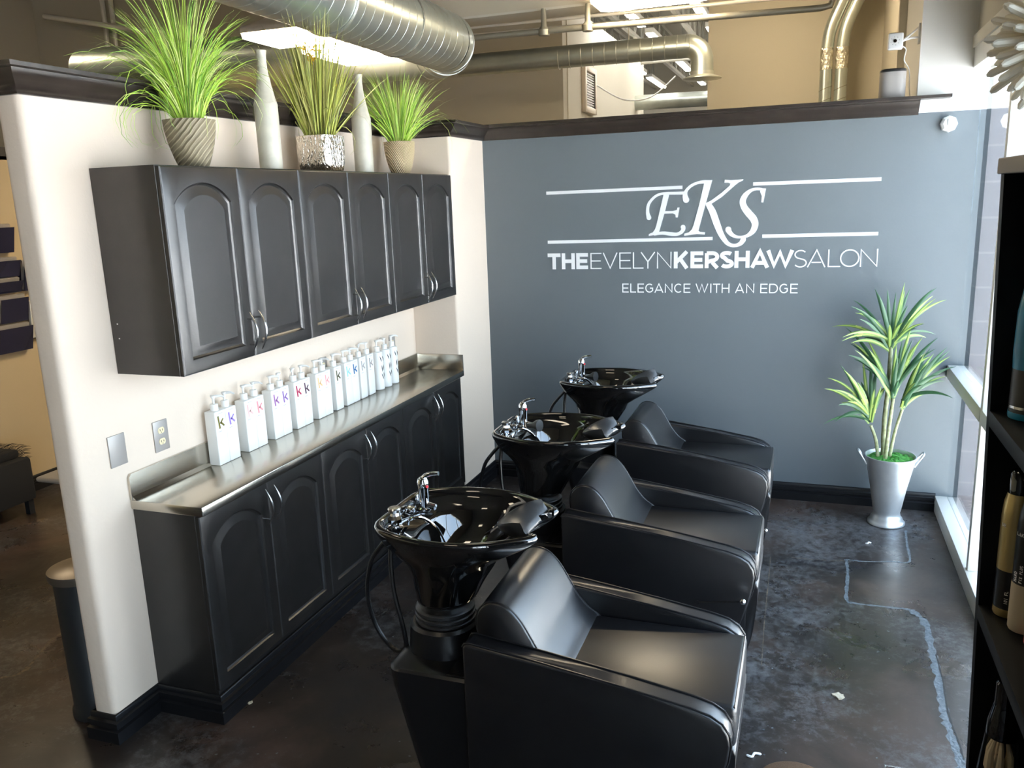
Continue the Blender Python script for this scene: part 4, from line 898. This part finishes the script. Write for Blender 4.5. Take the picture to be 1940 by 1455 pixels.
# large spiral duct: along +y then an elbow to -x
D = root('ventilation_duct', 'large galvanised spiral duct with an elbow above the wall cabinets', 'duct', (-0.3, 0, 3.13))
RD = 0.205; zc = 3.135; xa = -0.115; yc = 0.70
arc = [(xa-0.30+0.30*math.cos(t), yc-0.30+0.30*math.sin(t), zc) for t in [PI/2*k/12 for k in range(13)]]
m = MB(); m.tube([(xa, -3.2, zc), (xa, -1.6, zc), (xa, yc-0.30, zc)], RD, 48, caps=True); m.build('spiral_run', 'duct', D, smooth=50)
m = MB(); m.tube(arc, RD*1.002, 48, caps=False); m.build('elbow', 'duct', D, smooth=50)
m = MB(); m.tube([(xa-0.30, yc, zc+0.0), (-2.0, yc, zc+0.05), (-3.75, yc, zc+0.1)], RD, 48); m.build('cross_run', 'duct', D, smooth=50)
m = MB(); Lh = yc-0.30+3.2; pts = []
turns = int(Lh/0.105)
for k in range(turns*24):
    a = k*2*PI/24; y = -3.2+Lh*k/(turns*24); pts.append((xa+(RD+0.001)*math.cos(a), y, zc+(RD+0.001)*math.sin(a)))
m.tube(pts, 0.0016, 5)
m.build('spiral_seam', 'seam', D)
for k in (2, 5, 8, 11):
    m = MB(); t = PI/2*k/12; c = Vector((xa-0.30, yc-0.30, zc)); d = Vector((math.cos(t), math.sin(t), 0))
    m.tube([c+d*(0.30+(RD+.002)*math.cos(a))+Vector((0, 0, (RD+.002)*math.sin(a))) for a in [j*2*PI/40 for j in range(40)]], 0.005, 6, closed=True); m.build('elbow_seam', 'seam', D)
for y in (-0.35, ):
    m = MB(); m.tube([(xa+(RD+.003)*math.cos(a), y, zc+(RD+.003)*math.sin(a)) for a in [j*2*PI/40 for j in range(40)]], 0.006, 6, closed=True)
    m.cyl((xa, y, zc+RD), (xa, y, CH), 0.006, 6); m.build('hanger_band', 'steelpipe', D)
m = MB(); m.tube([(xa+(RD+.004)*math.cos(a), -1.18, zc+(RD+.004)*math.sin(a)) for a in [j*2*PI/40 for j in range(40)]], 0.010, 6, closed=True); m.build('joint_band', 'seam', D)
m = MB(); m.cyl((xa, -1.55, zc), (xa-0.55, -1.55, zc+0.35), 0.16, 36); m.build('branch', 'duct', D, smooth=50)
# small duct with elbow and diffuser
D2 = root('ventilation_duct', 'slim pale duct ending in a downward elbow and round diffuser', 'duct', (1.2, 2.1, 3.2))
r2 = 0.095; y2 = 2.1; z2 = 3.218; xe = 1.40
m = MB(); m.tube([(-0.7, y2, z2+0.01), (0.4, y2, z2+0.005), (xe, y2, z2)], r2, 32); m.build('run', 'duct', D2, smooth=50)
m = MB(); m.tube([(xe+0.13*math.sin(t), y2, z2-0.13+0.13*math.cos(t)) for t in [PI/2*k/10 for k in range(11)]]+[(xe+0.13, y2, z2-0.24)], r2, 32, caps=False); m.build('elbow', 'duct', D2, smooth=60)
m = MB(); m.lathe((xe+0.13, y2, z2-0.275), [(0.06, -0.012), (0.165, 0), (0.165, 0.008), (0.10, 0.03), (0.10, 0.06)], 36); m.build('diffuser', 'seam', D2)
m = MB()
for k in range(12):
    a = 0.25+k*0.105; m.tube([(a+0.03*math.sin(q/2), y2+(r2+.001)*math.cos(q), z2+(r2+.001)*math.sin(q)) for q in [j*2*PI/24 for j in range(25)]], 0.003, 5)
m.build('seams', 'seam', D2)
MB().cyl((0.9, y2, z2+r2-0.005), (0.9, y2, 4.9), 0.004, 6).build('hanger_rod', 'steelpipe', D2)
# twin vertical ducts on the passage wall
for i, x in enumerate((2.530, 2.655)):
    d = root('riser_duct', '%s of two thin vertical ducts wrapped with foil on the wall beyond' % ('left one' if i == 0 else 'right one'), 'duct', (x, 2.75, 2.2), 'twin riser ducts')
    yb = 2.78
    m = MB(); m.tube(cat([(x, yb, 1.4), (x, yb, 2.6), (x, yb, 3.0), (x+0.004, yb, 3.22), (x+0.03, yb, 3.38), (x+0.12, yb, 3.60), (x+0.26, yb, 3.93)], 6), 0.052, 24); m.build('pipe', 'duct', d, smooth=50)
    m = MB(); m.cyl((x, yb, 3.02), (x, yb, 3.20), 0.0555, 24); m.build('foil_wrap', 'foil', d)
    m = MB()
    for zz in (2.50, 2.63, 2.76, 2.86): m.tube([(x+0.053*math.cos(a), yb+0.053*math.sin(a), zz+0.02*math.cos(a)) for a in [j*2*PI/20 for j in range(20)]], 0.003, 5, closed=True)
    m.build('seams', 'steelpipe', d)
# sprinkler pipes
def pipe(label, pts, r, mt='steelpipe', nm='ceiling_pipe'):
    m = MB(); m.tube(pts, r, 12); o = m.build(nm, mt); tag(o, label, 'pipe'); return o
p = pipe('thick grey sprinkler pipe with elbow under the beam', [(-1.5, 0.9, 3.245), (0.7, 0.9, 3.225), (2.46, 0.9, 3.19), (2.52, 0.9, 3.20), (2.54, 0.9, 3.26), (2.54, 0.9, CH)], 0.022)
for x in (0.50, 0.84): MB().lathe((x, 0.9, 3.225), [(0.040, -0.03), (0.045, 0.01), (0.022, 0.04), (0.018, 0.16)], 14).build('pipe_fitting', 'steelpipe', p)
pipe('pair of thin conduits running above the sprinkler pipe', [(-1.5, 1.35, 3.42), (2.9, 1.35, 3.36)], 0.014, 'alu')
pipe('thin conduit just above the other one', [(-1.5, 1.35, 3.47), (2.9, 1.35, 3.41)], 0.014, 'alu')
pipe('thin rod below the sprinkler pipe', [(-1.2, 2.4, 3.56), (1.5, 2.4, 3.52)], 0.008, 'alu')
pipe('vertical conduit on the far brown wall', [(-5.83, 3.16, 2.4), (-5.83, 3.16, CH)], 0.03, 'alu', 'wall_conduit')
pipe('second vertical conduit on the far brown wall', [(-5.70, 3.16, 2.4), (-5.70, 3.16, CH)], 0.03, 'alu', 'wall_conduit')
pipe('high pipe at top left in front of the brown wall', [(-6.4, 2.8, 4.35), (-4.6, 2.8, 3.98)], 0.03, 'alu', 'wall_conduit')
# wall-mounted louvre window on the side wall
lw = root('louvre_window', 'narrow framed louvre window on the pale side wall beyond', 'window', (0.0, 4.16, 2.93))
m = MB(); 
for (a, b, c, d) in ((3.90, 3.96, 2.92, 3.42), (4.36, 4.42, 2.92, 3.42), (3.96, 4.36, 3.36, 3.42), (3.96, 4.36, 2.92, 2.98)): m.box(0.001, 0.05, a, b, c, d, 0.004)
m.build('frame', 'lampbody', lw)
m = MB(); m.box(0.001, 0.008, 3.96, 4.36, 2.98, 3.36)
for k in range(14): m.box(0.01, 0.03, 3.96, 4.36, 2.985+k*0.027, 2.995+k*0.027)
m.build('slats', 'vinyl', lw)
pipe('white looping cable beyond the blue wall', cat([(0.05, 4.42, 3.25), (0.35, 4.5, 3.08), (0.65, 4.6, 3.10), (0.9, 4.8, 3.33)], 8), 0.008, 'white', 'loop_cable')
# joists and strip lights in the hall beyond
for i, x in enumerate((-0.9, -0.1, 0.7, 1.5, 2.3, 3.1)):
    j = root('roof_joist', 'open web steel roof joist in the hall beyond, number of web bays visible through the gap', 'joist', (x, 3.4, 4.2), 'open web joists in the hall beyond')
    m = MB(); m.box(x-0.03, x+0.03, 3.4, 13.9, 4.78, 4.83); m.box(x-0.03, x+0.03, 3.4, 13.9, 4.25, 4.30); m.build('chords', 'joist', j)
    m = MB(); n = 18
    for k in range(n):
        y = 3.4+k*10.4/n; m.cyl((x, y, 4.29), (x, y+10.4/n/2, 4.80), 0.014, 6); m.cyl((x, y+10.4/n/2, 4.80), (x, y+10.4/n, 4.29), 0.014, 6)
    m.build('web_rods', 'joist', j)
    j['label'] = 'open web steel roof joist running away through the hall beyond the partition'
for i, x in enumerate((-0.5, 0.3, 1.1, 1.9)):
    for k, y in enumerate((4.2, 6.4, 8.6, 10.8)):
        t = root('strip_light', 'bright white strip light hanging among the roof joists beyond', 'light', (x, y, 4.1), 'strip lights in the hall beyond')
        MB().box(x-0.06, x+0.06, y, y+1.7, 4.12, 4.18).build('housing', 'deck', t); MB().box(x-0.045, x+0.045, y+0.02, y+1.68, 4.10, 4.119).build('tube', 'skylamp', t)
        MB().cyl((x, y+0.85, 4.18), (x, y+0.85, 4.9), 0.006, 6).build('hanger_rod', 'joist', t)
for i, y in enumerate((5.2, 7.4)):
    pipe('dull grey cross pipe below the joists, %s' % ('nearer one' if i == 0 else 'farther one'), [(-0.1, y, 3.7+i*.2), (3.3, y, 3.68+i*.2)], 0.035, 'joist')
d3 = root('ventilation_duct', 'grey round duct far back in the hall, just above the blue wall trim', 'duct', (0.4, 7.0, 3.28)); m = MB(); m.cyl((-0.12, 7.0, 3.29), (3.3, 7.0, 3.26), 0.105, 28); m.build('pipe', 'duct', d3, smooth=50)
# pendant lamps
def pendant(label, x, y, z, wx=0.58, wy=0.36, dm='lamp'):
    u = root('pendant_lamp', label, 'lamp', (x, y, z), 'rectangular pendant lamps')
    def rc(w, d, zz): return [(x-w/2, y-d/2, zz), (x+w/2, y-d/2, zz), (x+w/2, y+d/2, zz), (x-w/2, y+d/2, zz)]
    m = MB(); m.loft([rc(wx*.55, wy*.5, z+0.13), rc(wx*.55, wy*.5, z+0.10), rc(wx*.97, wy*.95, z+0.045), rc(wx, wy, z+0.03), rc(wx, wy, z+0.005)], True, True); m.build('housing', 'lampbody', u)
    m = MB(); m.loft([rc(wx*.98, wy*.98, z+0.004), rc(wx*.96, wy*.96, z-0.03), rc(wx*.8, wy*.8, z-0.045)], True, True); m.build('diffuser', dm, u)
    m = MB()
    for sx_ in (-1, 1): m.cyl((x+sx_*wx*.2, y, z+0.13), (x+sx_*wx*.2, y, CH), 0.003, 6)
    m.build('suspension', 'steelpipe', u); return u
L1 = pendant('glowing rectangular pendant lamp left of the large spiral duct', -0.88, -0.35, 3.13, 0.56, 0.40)
pendant('glowing pendant lamp partly hidden under the large spiral duct', -0.72, 0.18, 3.08, 0.52, 0.62)
pendant('long glowing pendant lamp at the top edge before the beam', 1.33, 0.72, 3.345, 0.80, 0.30)
pendant('unseen lamp added over the shampoo chairs', 1.3, -2.6, 3.45, dm='lampunseen'); pendant('unseen lamp added behind the camera', 0.9, -5.2, 3.45, dm='lampunseen'); pendant('unseen lamp added over the left aisle', -1.6, -4.0, 3.45, dm='lampunseen'); pendant('unseen lamp added over the passage side', 2.1, 1.7, 4.0); pendant('unseen lamp added over the left passage', -3.6, -1.0, 4.45, dm='lampunseen'); pendant('unseen lamp added over the far left corner', -5.0, 0.0, 4.45)  # out-of-view lamps added for warm fill; those beyond brighten the background walls
pipe('curling white cord above the left pendant lamp', cat([(-1.10, -0.4, 3.42), (-1.03, -0.4, 3.30), (-0.97, -0.4, 3.27), (-0.90, -0.4, 3.33), (-0.86, -0.4, 3.31), (-0.84, -0.4, 3.285)], 8), 0.006, 'white', 'lamp_cord')
# ================================================================ SMALL DEVICES
c = root('security_camera', 'small white square camera on a bracket fixed to the pale pillar', 'camera', (2.87, -0.03, 2.80))
m = MB(); m.box(2.825, 2.905, -0.055, -0.015, 2.755, 2.845, 0.009, 3); m.build('body', 'white', c, smooth=50)
m = MB(); m.cyl((2.862, -0.0545, 2.80), (2.862, -0.058, 2.80), 0.009, 18); m.build('lens', 'gloss', c)
m = MB()
for k in range(8): a = k*PI/4+.2; m.cyl((2.862+0.022*math.cos(a), -0.0545, 2.80+0.022*math.sin(a)), (2.862+0.022*math.cos(a), -0.0562, 2.80+0.022*math.sin(a)), 0.0022, 6)
m.build('led_ring', 'plate', c)
m = MB(); m.tube([(2.900, -0.03, 2.80), (2.945, 0.0, 2.835), (2.992, 0.06, 2.88)], 0.006, 8); m.tube([(2.900, -0.03, 2.80), (2.95, 0.01, 2.818), (2.998, 0.06, 2.825)], 0.006, 8); m.box(2.988, 3.0, 0.04, 0.08, 2.79, 2.90, 0.003); m.build('bracket', 'white', c)
m = MB(); m.tube(cat([(2.90, -0.025, 2.775), (2.925, -0.01, 2.755), (2.92, 0.0, 2.70), (2.955, 0.06, 2.65), (2.965, 0.105, 2.56), (2.975, 0.12, 2.496)], 6), 0.003, 6); m.build('cable', 'white', c)
s_ = root('wireless_speaker', 'grey rounded loudspeaker standing on the dark trim beside the pale pillar', 'speaker', (2.868, 0.03, 2.493))
m = MB(); m.lathe((2.868, 0.03, 2.494), [(0.066, 0), (0.070, 0.006), (0.070, 0.145)], 48, sq=3.2); m.build('grille', 'grey', s_, smooth=50)
m = MB(); m.lathe((2.868, 0.03, 2.639), [(0.0705, 0), (0.0705, 0.012), (0.062, 0.018)], 48, sq=3.2); m.build('top_cap', 'plastic', s_, smooth=50)
d = root('motion_detector', 'white faceted motion detector on the blue grey wall near the window', 'detector', (3.172, 0, 2.335))
m = MB(); m.lathe((3.172, -0.001, 2.335), [(0.044, 0), (0.047, -0.012), (0.044, -0.034), (0.032, -0.046), (0.012, -0.05)], 8, axis='y'); m.build('housing', 'white', d, smooth=20)
m = MB(); m.box(3.162, 3.192, -0.056, -0.045, 2.325, 2.362, 0.004); m.build('sensor_lens', 'vinyl', d)
# ================================================================ LEFT SIDE
for i, (y0, y1, z0, z1, kind) in enumerate(((-1.26, -1.055, 1.755, 1.95, 0), (-1.24, -1.045, 1.585, 1.72, 0), (-1.24, -1.05, 1.475, 1.575, 0), (-1.25, -1.03, 1.265, 1.455, 0), (-1.30, -1.03, 1.055, 1.25, 0), (-1.02, -0.84, 1.475, 1.69, 0), (-1.015, -0.83, 1.12, 1.395, 1))):
    lab = ['topmost dark brochure holder on the left wall', 'second dark brochure holder from the top on the left wall', 'third dark brochure holder from the top on the left wall', 'fourth dark brochure holder from the top on the left wall', 'lowest dark brochure holder on the left wall', 'dark brochure holder right of the others, beside the partition', 'clear brochure holder with a red and yellow card'][i]
    h = root('brochure_holder', lab, 'brochure holder', (-2.93, (y0+y1)/2, z0), 'brochure holders on the left wall')
    m = MB(); m.prism([(-2.929, z0), (-2.88, z0), (-2.84, z1-0.02), (-2.846, z1-0.02), (-2.885, z0+0.006), (-2.924, z0+0.006), (-2.924, z1), (-2.929, z1)], 'y', y0, y1); m.build('pocket', 'clear' if kind else 'navy', h, smooth=0)
    m = MB(); m.prism([(-2.92, z0+0.008), (-2.895, z0+0.008), (-2.868, z1), (-2.885, z1+0.006)], 'y', y0+0.008, y1-0.008); m.build('brochures', 'white' if kind else 'plate', h, smooth=0)
    if kind:
        m = MB(); m.prism([(-2.8815, z1-0.115), (-2.8805, z1-0.115), (-2.8665, z1-0.03), (-2.8675, z1-0.03)], 'y', y0+0.05, y1-0.02); m.build('red_print', 'pink', h, smooth=0)
        m = MB(); m.prism([(-2.8790, z1-0.11), (-2.8780, z1-0.11), (-2.8690, z1-0.055), (-2.8700, z1-0.055)], 'y', y0+0.075, y1-0.02); m.build('yellow_print', 'yellow', h, smooth=0)
b = root('waste_bin', 'slim dark waste bin with a bronze lid behind the partition end', 'bin', (-0.242, -3.185, 0))
m = MB(); m.lathe((-0.242, -3.185, 0), [(0.100, 0), (0.108, 0.004), (0.108, 0.03), (0.100, 0.04), (0.105, 0.62)], 40); m.build('body', 'bin', b, smooth=50)
m = MB(); m.lathe((-0.242, -3.185, 0.62), [(0.118, -0.02), (0.122, 0.0), (0.120, 0.014), (0.08, 0.022), (0.01, 0.025)], 40); m.build('lid', 'lid', b, smooth=50)
t = root('side_table', 'small low table with rounded pale edge half hidden behind the partition', 'table', (-1.45, -2.05, 0))
m = MB(); m.box(-1.53, -1.20, -2.28, -1.75, 0.565, 0.595, 0.014, 4); m.build('table_top', 'plate', t); MB().cyl((-1.45, -2.0, 0.01), (-1.45, -2.0, 0.565), 0.02, 14).build('leg', 'base', t); MB().cyl((-1.45, -2.0, 0), (-1.45, -2.0, 0.015), 0.14, 24).build('foot', 'base', t)
k = root('bench', 'black bench draped with dark fur throw against the left wall', 'bench', (-2.65, -1.9, 0))
m = MB(); m.box(-2.90, -2.50, -2.4, -1.50, 0.10, 0.40, 0.02); m.box(-2.88, -2.84, -2.38, -2.34, 0, 0.1); m.box(-2.56, -2.52, -2.38, -2.34, 0, 0.1); m.box(-2.88, -2.84, -1.56, -1.52, 0, 0.1); m.box(-2.56, -2.52, -1.56, -1.52, 0, 0.1); m.build('seat', 'fur', k)
m = MB(); rnd = random.Random(4); m.box(-2.88, -2.56, -2.35, -1.53, 0.40, 0.46, 0.02)
for i in range(260):
    x, y = rnd.uniform(-2.88, -2.54), rnd.choice([rnd.uniform(-2.3, -1.5), -1.53]); z = rnd.uniform(0.38, 0.47); a = rnd.uniform(-.6, .6)
    m.tube([(x, y, z), (x+0.01, y+0.03, z+0.012), (x+0.02, y+0.06+0.02*a, z+0.002)], [0.0015, 0.001, 0.0004], 4, caps=False)
m.build('fur_throw', 'fur', k)
# ================================================================ LITTER ON THE FLOOR
def bit(label, px, py, r, mt, seed, nm='dry_leaf', cat_='debris'):
    c = fl(px, py); rnd = random.Random(seed); m = MB(); n = 11
    pts = [(c[0]+r*rnd.uniform(.45, 1.15)*math.cos(k*2*PI/n), c[1]+r*rnd.uniform(.45, 1.15)*math.sin(k*2*PI/n)) for k in range(n)]
    A = [m.v((p[0], p[1], 0.0015+rnd.uniform(0, .006))) for p in pts]; cv = m.v((c[0], c[1], 0.006)); B = [m.v((p[0], p[1], 0.0007)) for p in pts]
    for k in range(n): m.face([A[k], A[(k+1) % n], cv]); m.face([A[k], B[k], B[(k+1) % n], A[(k+1) % n]])
    o = m.build(nm, mt, smooth=0); tag(o, label, cat_)
bit('pale dry leaf lying on the floor in the aisle between chairs and window', 1590, 1319, 0.026, 'leafbrown', 3)
bit('small tan chip on the floor in front of the base cabinets', 473, 1332, 0.012, 'leafbrown', 5, 'floor_chip')
def curl(label, px, py, s):
    c = fl(px, py); m = MB(); m.tube(cat([(c[0]-s, c[1]-.3*s, .003), (c[0]-.2*s, c[1]-.5*s, .005), (c[0]+.1*s, c[1]+.3*s, .006), (c[0]+s, c[1]+.5*s, .003)], 5), [0.002]+[0.0045]*14+[0.002], 6); o = m.build('paper_curl', 'white'); tag(o, label, 'debris')
curl('white curl of paper on the floor at the bottom of the aisle', 1428, 1432, 0.026)
curl('tiny white paper scrap on the floor in front of the zinc bucket', 1645, 1030, 0.016)
curl('small white thread on the dark floor left of the nearest basin', 802, 1440, 0.012)
m = MB(); c = fl(1510, 1447); m.lathe((c[0], c[1]-0.13, 0.001), [(0.13, 0), (0.13, 0.006), (0.125, 0.009)], 40); o = m.build('round_mat', 'rug'); tag(o, 'brown mat whose edge shows at the bottom of the picture', 'mat')
c = fl(1705, 1462); u = root('metal_tray', 'small rimmed metal tray at the bottom edge of the picture', 'tray', (c[0], c[1]-0.03, 0.001))
MB().box(c[0]-0.05, c[0]+0.07, c[1]-0.12, c[1]+0.0, 0.001, 0.006).build('plate', 'base', u)
m = MB(); m.tube([(c[0]-.05, c[1]-.12, .014), (c[0]+.07, c[1]-.12, .014), (c[0]+.07, c[1], .014), (c[0]-.05, c[1], .014)], 0.004, 6, closed=True); m.build('rim', 'nickel', u)
for o in list(bpy.data.objects):
    if '_o' in o: del o['_o']
